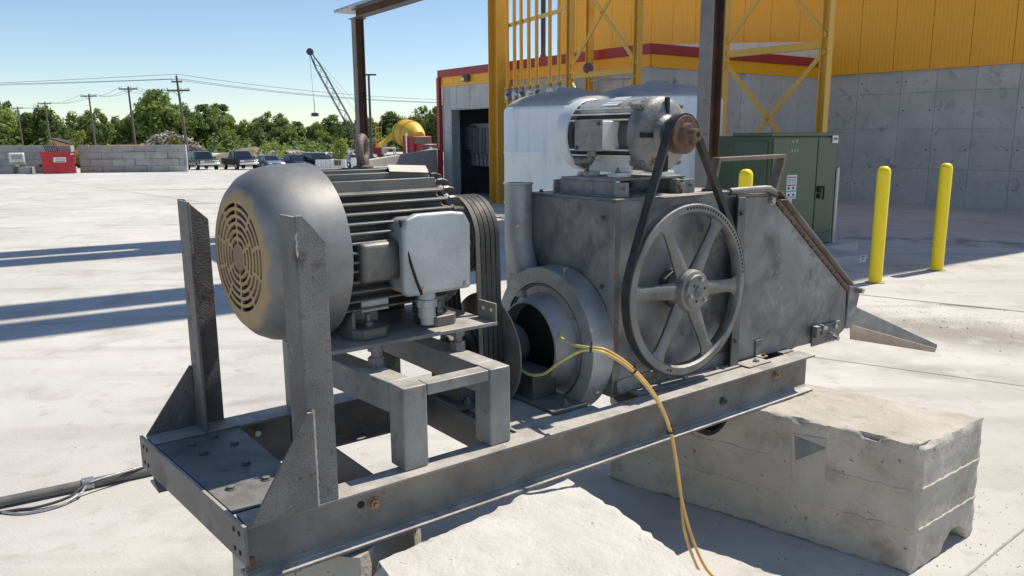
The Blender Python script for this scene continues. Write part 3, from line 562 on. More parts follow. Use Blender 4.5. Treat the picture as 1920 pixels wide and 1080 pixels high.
# ---- large motor
AW, AZ = .64, 1.525
dm = MB(); dm.lathe([(.50, .25), (.56, .262), (.98, .262), (1.0, .25)], (0, AW, AZ), (1, 0, 0), 48, True, True)
mot = part('drive_motor', dm, 'motor', .004); mot['label'] = 'large dark grey finned motor with rounded fan cowl'
def finbox(u0, u1, c, hw, hz, ends=.02): ...
def side_fin(dz, s, u0, u1, rmax=.305, th=.011):
    wi = math.sqrt(max(0, .25 ** 2 - dz ** 2)); wo = math.sqrt(rmax ** 2 - dz ** 2); b = MB(); z = AZ + dz
    y0, y1 = AW + s * (wi - .01), AW + s * wo
    b.add([(u0, y0, z - th * .8), (u1, y0, z - th * .8), (u1 - .012, y1, z - th * .35), (u0 + .02, y1, z - th * .35), (u0, y0, z + th * .8), (u1, y0, z + th * .8), (u1 - .012, y1, z + th * .35), (u0 + .02, y1, z + th * .35)], [(3, 2, 1, 0), (4, 5, 6, 7), (0, 1, 5, 4), (1, 2, 6, 5), (2, 3, 7, 6), (3, 0, 4, 7)])
    part('cooling_fin', b, 'motor', .0025, mot)
def top_fin(dw, u0, u1, rmax=.305, th=.011):
    zi = math.sqrt(.25 ** 2 - dw ** 2); zo = math.sqrt(rmax ** 2 - dw ** 2); b = MB(); y = AW + dw
    b.add([(u0, y - th * .8, AZ + zi - .01), (u1, y - th * .8, AZ + zi - .01), (u1, y + th * .8, AZ + zi - .01), (u0, y + th * .8, AZ + zi - .01), (u0 + .02, y - th * .35, AZ + zo), (u1 - .015, y - th * .35, AZ + zo), (u1 - .015, y + th * .35, AZ + zo), (u0 + .02, y + th * .35, AZ + zo)], [(3, 2, 1, 0), (4, 5, 6, 7), (0, 1, 5, 4), (1, 2, 6, 5), (2, 3, 7, 6), (3, 0, 4, 7)])
    part('cooling_fin', b, 'motor', .0025, mot)
for s in (-1, 1):
    for dz in (.215, .182, .148, .115, .082, .049, .016, -.017, -.05, -.09, -.13, -.17, -.21): side_fin(dz, s, .50, 1.0)
for dw in (-.155, -.105, -.058, -.02, .02, .06, .105, .155): top_fin(dw, .50, 1.0)
for k in range(36):     # short ribs of the drive end bell
    a = 2 * math.pi * k / 36
    c, s_ = math.cos(a), math.sin(a); b = MB(); e1 = Vector((0, c, s_)); e2 = Vector((0, -s_, c)); O_ = Vector((0, AW, AZ))
    pr = [(1.008, .20), (1.008, .292), (1.03, .294), (1.06, .285), (1.085, .255), (1.10, .19)]
    vs = [O_ + Vector((u, 0, 0)) + e1 * r + e2 * q for q in (-.005, .005) for u, r in pr]; n = len(pr)
    b.add(vs, [tuple(range(n))[::-1], tuple(range(n, 2 * n))] + [(i, (i + 1) % n, n + (i + 1) % n, n + i) for i in range(n)]); part('bell_rib', b, 'motor', 0, mot)
b = MB(); b.lathe([(1.001, .27), (1.02, .275), (1.05, .26), (1.08, .22), (1.10, .16), (1.115, .10), (1.13, .07)], (0, AW, AZ), (1, 0, 0), 48, True, True); part('end_bell', b, 'motor', .003, mot)
# fan cowl with slotted face
def cowl_mat():
    m = mat('fan_cowl_paint', (.14, .14, .142), (.25, .248, .24), 4, .5, .2, [(16, (.30, .295, .28), .66, .78)], .06, 160); t = m.node_tree; N = t.nodes; L = t.links; bs = N['Principled BSDF']; col = bs.inputs['Base Color'].links[0].from_socket
    tc = N.new('ShaderNodeTexCoord'); sp = N.new('ShaderNodeSeparateXYZ'); L.new(tc.outputs['Object'], sp.inputs[0])
    def mt(op, a, b_=None):
        q = N.new('ShaderNodeMath'); q.operation = op
        for i, x_ in enumerate((a, b_)):
            if x_ is None: continue
            if hasattr(x_, 'links'): L.new(x_, q.inputs[i])
            else: q.inputs[i].default_value = x_
        return q.outputs[0]
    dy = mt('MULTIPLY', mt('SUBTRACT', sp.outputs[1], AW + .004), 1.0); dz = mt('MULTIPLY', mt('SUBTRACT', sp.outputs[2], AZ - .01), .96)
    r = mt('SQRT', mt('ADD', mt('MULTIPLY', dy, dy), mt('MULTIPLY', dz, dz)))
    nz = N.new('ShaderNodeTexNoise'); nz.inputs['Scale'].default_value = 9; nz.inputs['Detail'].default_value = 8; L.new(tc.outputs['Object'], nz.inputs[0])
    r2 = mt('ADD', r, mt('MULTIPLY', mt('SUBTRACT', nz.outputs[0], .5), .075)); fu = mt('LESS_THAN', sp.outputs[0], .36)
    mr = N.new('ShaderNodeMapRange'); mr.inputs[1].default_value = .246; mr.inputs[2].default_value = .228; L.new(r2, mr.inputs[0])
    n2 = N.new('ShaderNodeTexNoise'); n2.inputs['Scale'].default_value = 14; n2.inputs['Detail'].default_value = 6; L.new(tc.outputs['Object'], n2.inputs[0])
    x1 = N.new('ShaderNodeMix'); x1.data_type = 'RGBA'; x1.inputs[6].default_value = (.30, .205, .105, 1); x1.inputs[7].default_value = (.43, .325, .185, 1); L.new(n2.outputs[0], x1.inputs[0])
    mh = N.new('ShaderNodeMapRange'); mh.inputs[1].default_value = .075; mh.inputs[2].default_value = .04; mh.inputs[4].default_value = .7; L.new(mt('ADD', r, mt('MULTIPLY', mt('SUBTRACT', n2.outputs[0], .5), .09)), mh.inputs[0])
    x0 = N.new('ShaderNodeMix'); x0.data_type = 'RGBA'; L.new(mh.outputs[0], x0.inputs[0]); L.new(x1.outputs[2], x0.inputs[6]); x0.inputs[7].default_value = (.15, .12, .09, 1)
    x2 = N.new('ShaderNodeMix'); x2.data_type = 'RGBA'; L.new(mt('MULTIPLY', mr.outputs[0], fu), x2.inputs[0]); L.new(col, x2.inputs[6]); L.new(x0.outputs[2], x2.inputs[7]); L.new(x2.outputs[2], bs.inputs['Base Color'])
    for k_, a_, b_ in (('Metallic', .25, 0), ('Roughness', .52, .8)):
        q_ = N.new('ShaderNodeMapRange'); q_.inputs[3].default_value = a_; q_.inputs[4].default_value = b_; L.new(mt('MULTIPLY', mr.outputs[0], fu), q_.inputs[0]); L.new(q_.outputs[0], bs.inputs[k_])
    return m
M['cowl'] = cowl_mat()
UF = .232
b = MB(); prof = [(UF, .206), (UF + .004, .230), (UF + .02, .262), (UF + .05, .293), (UF + .09, .313), (UF + .14, .323), (UF + .2, .327), (.508, .329), (.508, .322), (UF + .14, .316), (UF + .05, .285), (UF + .012, .226), (UF + .008, .206)]
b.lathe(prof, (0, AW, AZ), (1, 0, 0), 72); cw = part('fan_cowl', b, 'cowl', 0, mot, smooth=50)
# grille: rings and spokes left standing between open slots
b = MB(); rings = [0.05]; r = .05
slots = []
for k in range(6):
    slots.append((r, r + .0142)); r += .0142 + .0121
NS = 96
def ann(r0, r1, a0, a1, n):
    vs = []; 
    for i in range(n + 1):
        a = a0 + (a1 - a0) * i / n; c, s_ = math.cos(a), math.sin(a)
        for rr, uu in ((r0, UF), (r1, UF), (r1, UF + .008), (r0, UF + .008)): vs.append((uu, AW + rr * c, AZ + rr * s_))
    fs = [(4 * i + j, 4 * i + (j + 1) % 4, 4 * (i + 1) + (j + 1) % 4, 4 * (i + 1) + j) for i in range(n) for j in range(4)]
    return vs, fs
b.cyl((UF, AW, AZ), (UF + .008, AW, AZ), .0495, n=32)
prev = .0495
for k, (r0, r1) in enumerate(slots):
    if k: b.add(*ann(prev, r0, 0, 2 * math.pi, NS)); 
    prev = r1
b.add(*ann(prev, .2065, 0, 2 * math.pi, NS))
for k, (r0, r1) in enumerate(slots):
    ns = 6 if k < 3 else 10
    for j in range(ns):
        a = math.pi / 2 + 2 * math.pi * j / ns + (0 if k % 2 == 0 or k < 3 else .02); da = .0075 / ((r0 + r1) / 2)
        b.add(*ann(r0 - .0005, r1 + .0005, a - da, a + da, 3))
part('fan_grille', b, 'cowl', 0, mot, smooth=30, recalc=True)
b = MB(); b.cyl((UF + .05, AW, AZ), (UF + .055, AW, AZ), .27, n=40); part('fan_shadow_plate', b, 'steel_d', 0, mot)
b = MB()
for k in range(7):
    a = 2 * math.pi * k / 7; c, s_ = math.cos(a), math.sin(a); b.obox((UF + .035, AW + .13 * c, AZ + .13 * s_), (.012, 0, 0), (.002, -.003 * s_, .003 * c), (0, .08 * c, .08 * s_))
part('fan_blade', b, 'rust', 0, mot)
# conduit box with cover, gland, straps
b = MB(); b.box(.70, .985, .285, .42, 1.372, 1.655); part('conduit_box', b, 'motor_box', .035, mot, seg=5)
b = MB(); b.prism([(.685, 1.39), (.70, 1.37), (.985, 1.37), (.992, 1.38), (.992, 1.62), (.965, 1.665), (.90, 1.672), (.75, 1.672), (.70, 1.655), (.685, 1.62)], 'y', .262, .300); part('box_cover', b, 'motor_box', .022, mot, seg=4)
b = MB(); b.tube([(.690, .290, 1.652), (.697, .272, 1.58), (.712, .2615, 1.50), (.735, .2605, 1.43), (.757, .2605, 1.375)], .0055, 6); part('cover_gap', b, 'black', 0, mot)
for u in (.765, .965): part('cover_screw', hexhead((u, .2615, 1.392), (0, -1, 0), .011, .008), 'bolt', 0, mot)
b = MB(); b.cyl((.835, .345, 1.372), (.835, .345, 1.335), .036, n=20); b.cyl((.835, .345, 1.335), (.835, .345, 1.305), .042, n=8); b.cyl((.835, .345, 1.305), (.835, .345, 1.262), .034, n=20); b.cyl((.835, .345, 1.262), (.835, .345, 1.235), .026, n=16); part('cable_gland', b, 'motor_box', .002, mot)
b = MB(); b.box(.545, .72, .315, .43, 1.43, 1.575); part('terminal_boss', b, 'motor', .02, mot, seg=3)
b = MB(); b.box(.60, .72, .43, .47, 1.30, 1.345); part('name_plate', b, 'motor_box', .003, mot)
for u0, u1, s in ((.545, .70, -1), (.875, 1.02, -1), (.545, .70, 1), (.875, 1.02, 1)):
    y0, y1 = (.375, .50) if s < 0 else (.78, .905)
    b = MB(); b.prism([(u0 + .03, y0), (u1 - .03, y0), (u1, y0 + .03), (u1, y1), (u0, y1), (u0, y0 + .03)] if s < 0 else [(u0, y0), (u1, y0), (u1, y1 - .03), (u1 - .03, y1), (u0 + .03, y1), (u0, y1 - .03)], 'z', ZP + .0008, ZP + .042)
    b.box(u0 + .005, u1 - .005, (.47 if s < 0 else .765), (.515 if s < 0 else .81), ZP + .043, 1.36)
    b.box(u0, u0 + .014, y0 + .03, y1, ZP + .0425, ZP + .11)
    part('motor_foot', b, 'motor', .004, mot); um = (u0 + u1) / 2; ym = .425 if s < 0 else .855
    b = hexhead((um, ym, ZP + .0425), (0, 0, 1), .02, .018, .03); part('foot_bolt', b, 'cast', 0, mot)
b = MB(); b.tube([(.755, AW + .047 * math.cos(a), AZ + .372 + .047 * math.sin(a)) for a in [2 * math.pi * i / 28 for i in range(28)]], .0165, 12, True); b.v = [(u, AW + (w_ - AW), z) for u, w_, z in b.v]
b.lathe([(.30, .04), (.308, .04), (.312, .026), (.332, .024), (.345, .018)], (.755, AW, AZ), (0, 0, 1), 20, True, True); b.v = [((u - .755) * .70 + (w_ - AW) * .71 + .755, (w_ - AW) * .70 - (u - .755) * .71 + AW, z) for u, w_, z in b.v]; part('eye_bolt', b, 'eye', 0, mot, smooth=60)
b = MB(); pts_ = [(.80, .52), (.97, .50), (1.0, .565), (.84, .60)]
vs = [(u, w_, AZ + math.sqrt(.312 ** 2 - (w_ - AW) ** 2) + d) for d in (0, .004) for u, w_ in pts_]; b.hexa(vs); part('dusty_tag', b, 'paper', .002, mot)
_a = R(3.5); _cu, _cw = .75, AW      # the motor sits a little askew on its plate
mot.rotation_euler = (0, 0, _a); mot.location = (_cu - (_cu * math.cos(_a) - _cw * math.sin(_a)), _cw - (_cu * math.sin(_a) + _cw * math.cos(_a)), 0)
# ---- sheaves and five drive belts
U0 = 1.165; BW = .0255
BZ, BWc = 1.0, .60; RT, RB = .168, .145
def sheave(name, u0, u1, wc, zc, r, m, parent=None, hub=.06):
    b = MB(); prof = [(u0, hub), (u0, r)]; k = u0
    for i in range(5): prof += [(k + .004, r), (k + .009, r - .016), (k + BW - .009, r - .016), (k + BW - .004, r)]; k += BW
    prof += [(u1, r), (u1, r - .02), (u1 - .012, r - .025), (u1 - .012, hub)]
    b.lathe(prof, (0, wc, zc), (1, 0, 0), 48, True, True); return part(name, b, m, 0, parent, smooth=30)
sheave('motor_sheave', U0, U0 + 5 * BW, AW, AZ, RT - .004, 'steel_d'); lsv = sheave('blower_sheave', U0, U0 + 5 * BW, BWc, BZ, RB - .004, 'steel_d')
b = MB(); b.lathe([(0, .05), (.004, .262), (.012, .262), (.013, .05)], (U0 + 5 * BW + .004, BWc, BZ), (1, 0, 0), 56, True, True); part('sheave_disc', b, 'steel', 0, smooth=30)
b = MB(); b.lathe([(0, .085), (.05, .085), (.055, .05), (.10, .045)], (U0 + 5 * BW + .018, BWc, BZ), (1, 0, 0), 24, True, True); part('sheave_hub', b, 'black', .002)
def belt_loop(c0, r0, c1, r1, n=26):
    """outer path round two circles in a plane, c0 above c1"""
    c0, c1 = Vector(c0), Vector(c1); d = c0 - c1; D = d.length; a = math.atan2(d.y, d.x); ph = math.acos((r1 - r0) / D); pts = []
    for i in range(n + 1):
        t = a + ph - 2 * ph * i / n; pts.append(c0 + Vector((math.cos(t), math.sin(t))) * r0)
    for i in range(n + 1):
        t = a - ph - (2 * math.pi - 2 * ph) * i / n; pts.append(c1 + Vector((math.cos(t), math.sin(t))) * r1)
    return pts
def belt(name, plane, c0, r0, c1, r1, off, wd, th, m):
    pts = belt_loop(c0, r0, c1, r1); n = len(pts); cen = (Vector(c0) + Vector(c1)) / 2; b = MB(); vs = []
    for i, p in enumerate(pts):
        t = (pts[(i + 1) % n] - pts[i - 1]).normalized(); nr = Vector((t.y, -t.x))
        if nr.dot(p - cen) < 0: nr = -nr
        for q, o_ in ((th, wd / 2), (th, -wd / 2), (-th, -wd / 3), (-th, wd / 3)):
            x = p + nr * q; vs.append((off + o_, x.x, x.y) if plane == 'x' else (x.x, off + o_, x.y))
    b.add(vs, [(4 * i + j, 4 * i + (j + 1) % 4, 4 * ((i + 1) % n) + (j + 1) % 4, 4 * ((i + 1) % n) + j) for i in range(n) for j in range(4)])
    return part(name, b, m, 0, smooth=50)
for k in range(5): belt('drive_belt', 'x', (AW, AZ), RT, (BWc, BZ), RB, U0 + BW * (k + .5), .0215, .006, 'belt_tan' if k == 0 else 'rubber')
b = MB(); b.cyl((U0 - .03, AW, AZ), (1.12, AW, AZ), .035, n=20); part('motor_shaft', b, 'steel', 0)
b = MB(); b.cyl((1.06, BWc, BZ), (1.52, BWc, BZ), .03, n=20); part('blower_shaft', b, 'steel_d', 0)

# ---- cross members, pedestals
part('cross_member', MB().box(1.07, 1.08, .126, .854, .66, .80).box(1.081, 1.15, .126, .854, .793, .80), 'steel_d', .002)
part('cross_member', MB().box(.475, .485, .126, .854, .66, .80), 'steel_d', .002)
part('cross_plate', MB().box(1.10, 1.545, .106, .854, .8005, .8095), 'steel', .002)
for u0, u1, wa, wb, pa, pb in ((1.085, 1.16, BWc - .11, BWc + .11, BWc - .17, BWc + .17), (1.365, 1.50, .335, .80, .15, .84)):
    b = MB(); b.box(u0 - .03, u1 + .02, pa, pb, .81, .822); b.box(u0, u1, wa, wb, .8225, BZ - .07); b.lathe([(u0 + .005, .085), (u0 + .015, .095), (u1 - .015, .095), (u1 - .005, .085)], (0, BWc, BZ), (1, 0, 0), 24, True, True); pd = part('bearing_pedestal', b, 'steel_d', .004)
    for w_ in (pa + .05, pb - .03): part('pedestal_bolt', hexhead(((u0 + u1) / 2, w_, .8225), (0, 0, 1), .016, .014, .01), 'cast', 0, pd)
b = MB(); b.cyl((1.055, BWc, BZ), (1.075, BWc, BZ), .075, n=24); part('shaft_collar', b, 'yplant', .003)
# ---- blower
BU, BR = 1.552, .343; GW, GZ_ = .497, 1.020
b = MB(); b.lathe([(.0, .272), (.0, BR - .003), (.003, BR), (.120, BR), (.123, BR - .003), (.123, .05)], (BU, GW, GZ_), (1, 0, 0), 72, False, True); bl = part('blower_housing', b, 'scroll', 0, smooth=30)
b = MB(); b.lathe([(.012, .272), (.014, .225), (-.002, .22), (-.05, .205), (-.085, .197), (-.088, .190), (-.08, .186), (.02, .18), (.11, .17)], (BU, GW, GZ_), (1, 0, 0), 64); part('inlet_cone', b, 'scroll', 0, bl, smooth=35)
b = MB(); b.lathe([(.0125, .2725), (.006, .268), (.006, .26), (.0125, .256)], (BU, GW, GZ_), (1, 0, 0), 64); part('face_seam', b, 'steel_d', 0, bl)
b = MB(); b.cyl((BU - .02, GW, GZ_), (BU - .015, GW, GZ_), .182, n=40); part('inlet_shade_disc', b, 'black', 0, bl)  # black disc standing in for the shade inside the inlet
for a in (.35, 1.9, 3.6, 5.3):
    c, s_ = math.cos(a), math.sin(a); b = MB(); b.cyl((BU + .03, GW + BR * c, GZ_ + BR * s_), (BU + .03, GW + (BR + .03) * c, GZ_ + (BR + .03) * s_), .005, n=8); b.bar((BU + .018, GW + (BR + .03) * c, GZ_ + (BR + .03) * s_), (BU + .042, GW + (BR + .03) * c, GZ_ + (BR + .03) * s_), .01, .006); part('wing_bolt', b, 'bolt', 0, bl)
DW = .752
b = MB(); vs = []; n = 32
for k in range(9):      # transition from scroll to round pipe
    t = k / 8; z = 1.20 + t * .26; rr_u = .064 * t + .063 * (1 - t); rr_w = .066 * t + .105 * (1 - t); cw_ = DW * t + .70 * (1 - t); sq = (1 - t) * .5
    for i in range(n):
        a = 2 * math.pi * i / n; c, s_ = math.cos(a), math.sin(a); pw = 1 - sq * .6
        vs.append((BU + .064 + rr_u * math.copysign(abs(c) ** pw, c), cw_ + rr_w * math.copysign(abs(s_) ** pw, s_), z))
b.add(vs, [(k * n + i, k * n + (i + 1) % n, (k + 1) * n + (i + 1) % n, (k + 1) * n + i) for k in range(8) for i in range(n)]); part('outlet_transition', b, 'scroll', 0, bl, smooth=60)
b = MB(); b.lathe([(1.455, .066), (1.72, .066), (1.724, .072), (1.730, .072), (1.730, .063), (1.50, .062)], (BU + .064, DW, 0), (0, 0, 1), 32); part('outlet_pipe', b, 'scroll', 0, bl, smooth=40)
part('pipe_bolt', hexhead((BU + .02, DW - .045, 1.535), (-.6, -.8, 0), .012, .012, .03), 'bolt', 0, bl)

# ---- shredder hood
HU0, HU1, HW0, HW1, HZ0, HZ1 = 1.68, 2.50, .172, .785, .81, 1.672
hood = part('hood', MB().box(HU0, HU1 - .002, HW0, HW1, HZ0, HZ1), 'hood', .002)
part('top_plate', MB().box(HU0 - .008, HU1 + .01, HW0 - .012, HW1 + .012, HZ1 + .001, HZ1 + .011), 'steel', .002, hood)
part('top_lip', MB().box(HU0 + .25, HU1 - .25, HW0 - .045, HW0 - .0125, HZ1 + .004, HZ1 + .009), 'steel', .001, hood)
part('corner_strip', MB().box(HU0 - .004, HU0 + .028, HW0 - .007, HW0 - .0006, HZ0 + .002, HZ1 - .002), 'steel', .001, hood)
part('corner_strip', MB().box(HU0 - .007, HU0 - .0006, HW0 - .0055, HW0 + .03, HZ0 + .003, HZ1 - .003), 'hood', .001, hood)
b = MB(); b.box(HU1 - .055, HU1 + .005, HW0 - .055, HW0 - .047, HZ0 - .01, HZ1 - .02); b.box(HU1 - .004, HU1 + .004, HW0 - .046, HW0 - .001, HZ0 - .01, HZ1 - .02); part('corner_post', b, 'steel_d', .002, hood)
part('bottom_lip', MB().box(HU0 + .10, HU1 + .0, HW0 - .07, HW0 - .001, HZ0 + .002, HZ0 + .010), 'steel', .001, hood)
part('bottom_lip', MB().box(HU0 + .0, HU1 + .0, HW0 - .007, HW0 - .0008, HZ0 + .011, HZ0 + .075), 'hood', .001, hood)
for u, w0, z, ax in ((HU0, .235, 1.60, (-1, 0, 0)), (HU0, .745, 1.60, (-1, 0, 0)), (HU0, .235, 1.30, (-1, 0, 0)), (HU0, .235, 1.06, (-1, 0, 0))):
    part('panel_bolt', hexhead((u - .0075, w0, z), ax, .0085, .008), 'steel_d', 0, hood)
for u in (1.86, 2.13, 2.36): part('lip_bolt', hexhead((u, HW0 - .035, HZ0 + .0105), (0, 0, 1), .011, .012), 'bolt', 0, hood)
for z in (1.58, .95): part('post_bolt', hexhead((HU1 - .025, HW0 - .0555, z), (0, -1, 0), .012, .010), 'steel_d', 0, hood)
for u, w0 in ((1.73, .72), (2.35, .25), (2.2, .24)): part('lid_bolt', hexhead((u, w0, HZ1 + .0115), (0, 0, 1), .010, .010), 'steel_d', 0, hood)
# flange bearing behind the wheel
WU, WZ, WR = 2.055, 1.262, .388
b = MB(); b.prism([(WU - .09, WZ - .05), (WU, WZ - .10), (WU + .09, WZ - .05), (WU + .09, WZ + .05), (WU, WZ + .10), (WU - .09, WZ + .05)], 'y', HW0 - .035, HW0 - .001); b.cyl((WU, HW0 - .035, WZ), (WU, HW0 - .06, WZ), .055, n=20); part('flange_bearing', b, 'steel_d', .004, hood)
# ---- spoked wheel sheave
WC0, WC1 = .058, .112
b = MB(); b.lathe([(WC0, WR - .034), (WC0, WR - .004), (WC0 + .004, WR), (WC0 + .010, WR), (WC0 + .017, WR - .014), (WC1 - .017, WR - .014), (WC1 - .010, WR), (WC1 - .004, WR), (WC1, WR - .004), (WC1, WR - .034), (WC1 - .015, WR - .042), (WC0 + .015, WR - .042), (WC0, WR - .034)], (WU, 0, WZ), (0, 1, 0), 96); wh = part('spoked_wheel', b, 'cast', 0, smooth=30)
for k in range(6):
    a = R(-3 + 60 * k); c, s_ = math.cos(a), math.sin(a); b = MB(); vs = []
    def P(r, t, w_): return (WU + r * c - t * s_, w_, WZ + r * s_ + t * c)
    secs = []
    for r, hw, d0, d1 in ((.05, .046, WC0 + .004, WC1 - .004), (.12, .040, WC0 + .006, WC1 - .006), (.24, .032, WC0 + .010, WC1 - .010), (.31, .034, WC0 + .010, WC1 - .010), (.335, .046, WC0 + .012, WC1 - .012), (.350, .066, WC0 + .014, WC1 - .014)):
        secs.append([P(r, hw * .55, d0), P(r, hw, (d0 + d1) / 2 - .006), P(r, hw * .55, d1), P(r, -hw * .55, d1), P(r, -hw, (d0 + d1) / 2 - .006), P(r, -hw * .55, d0)])
    for q in secs: vs += q
    b.add(vs, [(6 * i + j, 6 * i + (j + 1) % 6, 6 * (i + 1) + (j + 1) % 6, 6 * (i + 1) + j) for i in range(5) for j in range(6)]); part('spoke', b, 'cast', .003, wh, smooth=45)
b = MB(); b.lathe([(-.0, .0), (.002, .082), (.008, .092), (.03, .096), (.09, .096)], (WU, WC0 - .028, WZ), (0, 1, 0), 40, False, True); hbo = part('hub', b, 'cast', .001, wh, smooth=40)
b = MB(); b.lathe([(0, .0), (.001, .074), (.012, .077)], (WU, WC0 - .040, WZ), (0, 1, 0), 36); part('hub_cap', b, 'cast', 0, wh, smooth=40)
b = MB(); b.lathe([(0, .024), (.003, .026), (.006, .022)], (WU, WC0 - .044, WZ), (0, 1, 0), 24, True); b.cyl((WU, WC0 - .046, WZ), (WU, WC0 - .040, WZ), .007, n=10); part('shaft_end', b, 'steel_d', 0, wh)
for k in range(3): a = R(75 + 120 * k); part('hub_bolt', hexhead((WU + .058 * math.cos(a), WC0 - .0405, WZ + .058 * math.sin(a)), (0, -1, 0), .009, .010), 'bolt', 0, wh)
for k in range(3): a = R(15 + 120 * k); part('hub_hole', MB().cyl((WU + .043 * math.cos(a), WC0 - .0402, WZ + .043 * math.sin(a)), (WU + .043 * math.cos(a), WC0 - .0415, WZ + .043 * math.sin(a)), .006, n=10), 'black', 0, wh)
b = MB()
for k in range(30): a = R(97 - k * 3.1); r = WR - .017; b.cyl((WU + r * math.cos(a), WC0 + .002, WZ + r * math.sin(a)), (WU + r * math.cos(a), WC0 - .0008, WZ + r * math.sin(a)), .0062, n=10)
for k in (248, 251): a = R(k); r = WR - .017; b.cyl((WU + r * math.cos(a), WC0 + .002, WZ + r * math.sin(a)), (WU + r * math.cos(a), WC0 - .0008, WZ + r * math.sin(a)), .0062, n=10)
tag(part('rim_holes', b, 'black', 0, wh), None, kind='stuff')
# raised casting letters on two spokes
text_mesh('STEEL', .03, 'casting_letters', M['cast'], wh, frame_mat((WU - .20, WC0 + .0105, WZ + .008), (1, 0, -.06), (.06, 0, 1)), .002)
text_mesh('3156', .028, 'casting_letters', M['cast'], wh, frame_mat((WU + .105, WC0 + .0105, WZ - .20), (.45, 0, -.89), (.89, 0, .45)), .002)

# ---- small motor on top of the hood (shaft towards the camera)
SU, SZ, SR = 1.985, 1.948, .152
b = MB(); b.lathe([(.235, .128), (.27, .134), (.63, .134), (.65, .125)], (SU, 0, SZ), (0, 1, 0), 40, True, True); sm = part('blower_motor', b, 'steel_d', .003); sm['label'] = 'small white motor with rust stains, on top of the hood'
for dz in (.118, .092, .066, -.066, -.092, -.118):
    for s in (-1, 1):
        wi = math.sqrt(.128 ** 2 - dz ** 2); wo = math.sqrt(.168 ** 2 - dz ** 2) if abs(dz) < .1 else math.sqrt(.165 ** 2 - dz ** 2); b = MB(); x0, x1 = sorted((SU + s * (wi - .008), SU + s * wo)); b.box(x0, x1, .255, .64, SZ + dz - .0035, SZ + dz + .0035); part('cooling_fin', b, 'smotor', .0015, sm)
for dx in (-.085, -.06, -.036, -.012, .012, .036, .06, .085):
    zi, zo = math.sqrt(.128 ** 2 - dx ** 2), math.sqrt(.166 ** 2 - dx ** 2); b = MB(); b.box(SU + dx - .0035, SU + dx + .0035, .255, .64, SZ + zi - .008, SZ + zo); part('cooling_fin', b, 'smotor', .0015, sm)
b = MB(); b.lathe([(.635, .166), (.64, .172), (.70, .172), (.735, .16), (.75, .13), (.75, .02), (.745, .02), (.745, .12), (.72, .15), (.69, .166), (.635, .166)], (SU, 0, SZ), (0, 1, 0), 56); part('fan_cowl', b, 'smotor_cowl', 0, sm, smooth=45)
b = MB(); b.lathe([(.254, .160), (.25, .166), (.205, .166), (.185, .156), (.175, .135), (.165, .085), (.145, .07), (.14, .03)], (SU, 0, SZ), (0, 1, 0), 48, True, True); part('end_bell', b, 'bell', .002, sm, smooth=40)
for k in range(4):
    a = R(90 * k + 0); b = MB(); c, s_ = math.cos(a), math.sin(a); b.obox((SU + .115 * c, .172, SZ + .115 * s_), (.012 * -s_, 0, .012 * c), (.045 * c, 0, .045 * s_), (0, .006, 0)); part('bell_slot', b, 'black', .002, sm)
for k in range(4):
    a = R(45 + 90 * k); c, s_ = math.cos(a), math.sin(a); b = MB(); b.cyl((SU + .172 * c, .262, SZ + .172 * s_), (SU + .172 * c, .205, SZ + .172 * s_), .013, n=10); b.cyl((SU + .172 * c, .205, SZ + .172 * s_), (SU + .172 * c, .192, SZ + .172 * s_), .010, n=6); part('bell_lug', b, 'steel', .001, sm)
b = MB(); b.box(SU - .235, SU - .12, .335, .495, SZ - .065, SZ + .062); part('terminal_box', b, 'smotor', .006, sm)
b = MB(); b.box(SU - .243, SU - .2355, .325, .50, SZ - .07, SZ + .066); part('box_cover', b, 'bell', .003, sm)
for y, z in ((.345, SZ + .05), (.485, SZ - .055)): part('cover_screw', hexhead((SU - .2432, y, z), (-1, 0, 0), .008, .006), 'steel_d', 0, sm)
b = MB(); b.cyl((SU - .19, .44, SZ - .066), (SU - .19, .44, SZ - .095), .022, n=14); b.tube([(SU - .19, .44, SZ - .095), (SU - .195, .45, SZ - .115), (SU - .2, .48, SZ - .118), (SU - .2, .53, SZ - .118)], .019, 10); part('conduit_elbow', b, 'bell', 0, sm)
b = MB(); th = .168
vs = [(SU + th * math.sin(a), y, SZ + th * math.cos(a) + d) for d in (0, .003) for a, y in ((R(-40), .37), (R(-5), .37), (R(-5), .47), (R(-40), .47))]; b.hexa(vs); part('name_plate', b, 'smotor_cowl', 0, sm)
for s in (-1, 1):
    b = MB(); x0, x1 = sorted((SU + s * .10, SU + s * .185)); b.box(x0, x1, .28, .345, SZ - .185, SZ - .165); b.box(x0, x1, .48, .545, SZ - .185, SZ - .165); b.box(min(SU + s * .09, SU + s * .11), max(SU + s * .09, SU + s * .11), .28, .545, SZ - .165, SZ - .09); part('motor_foot', b, 'smotor', .003, sm)
    for y in (.31, .51): part('foot_bolt', hexhead((SU + s * .155, y, SZ - .1645), (0, 0, 1), .011, .012, .012), 'cast', 0, sm)
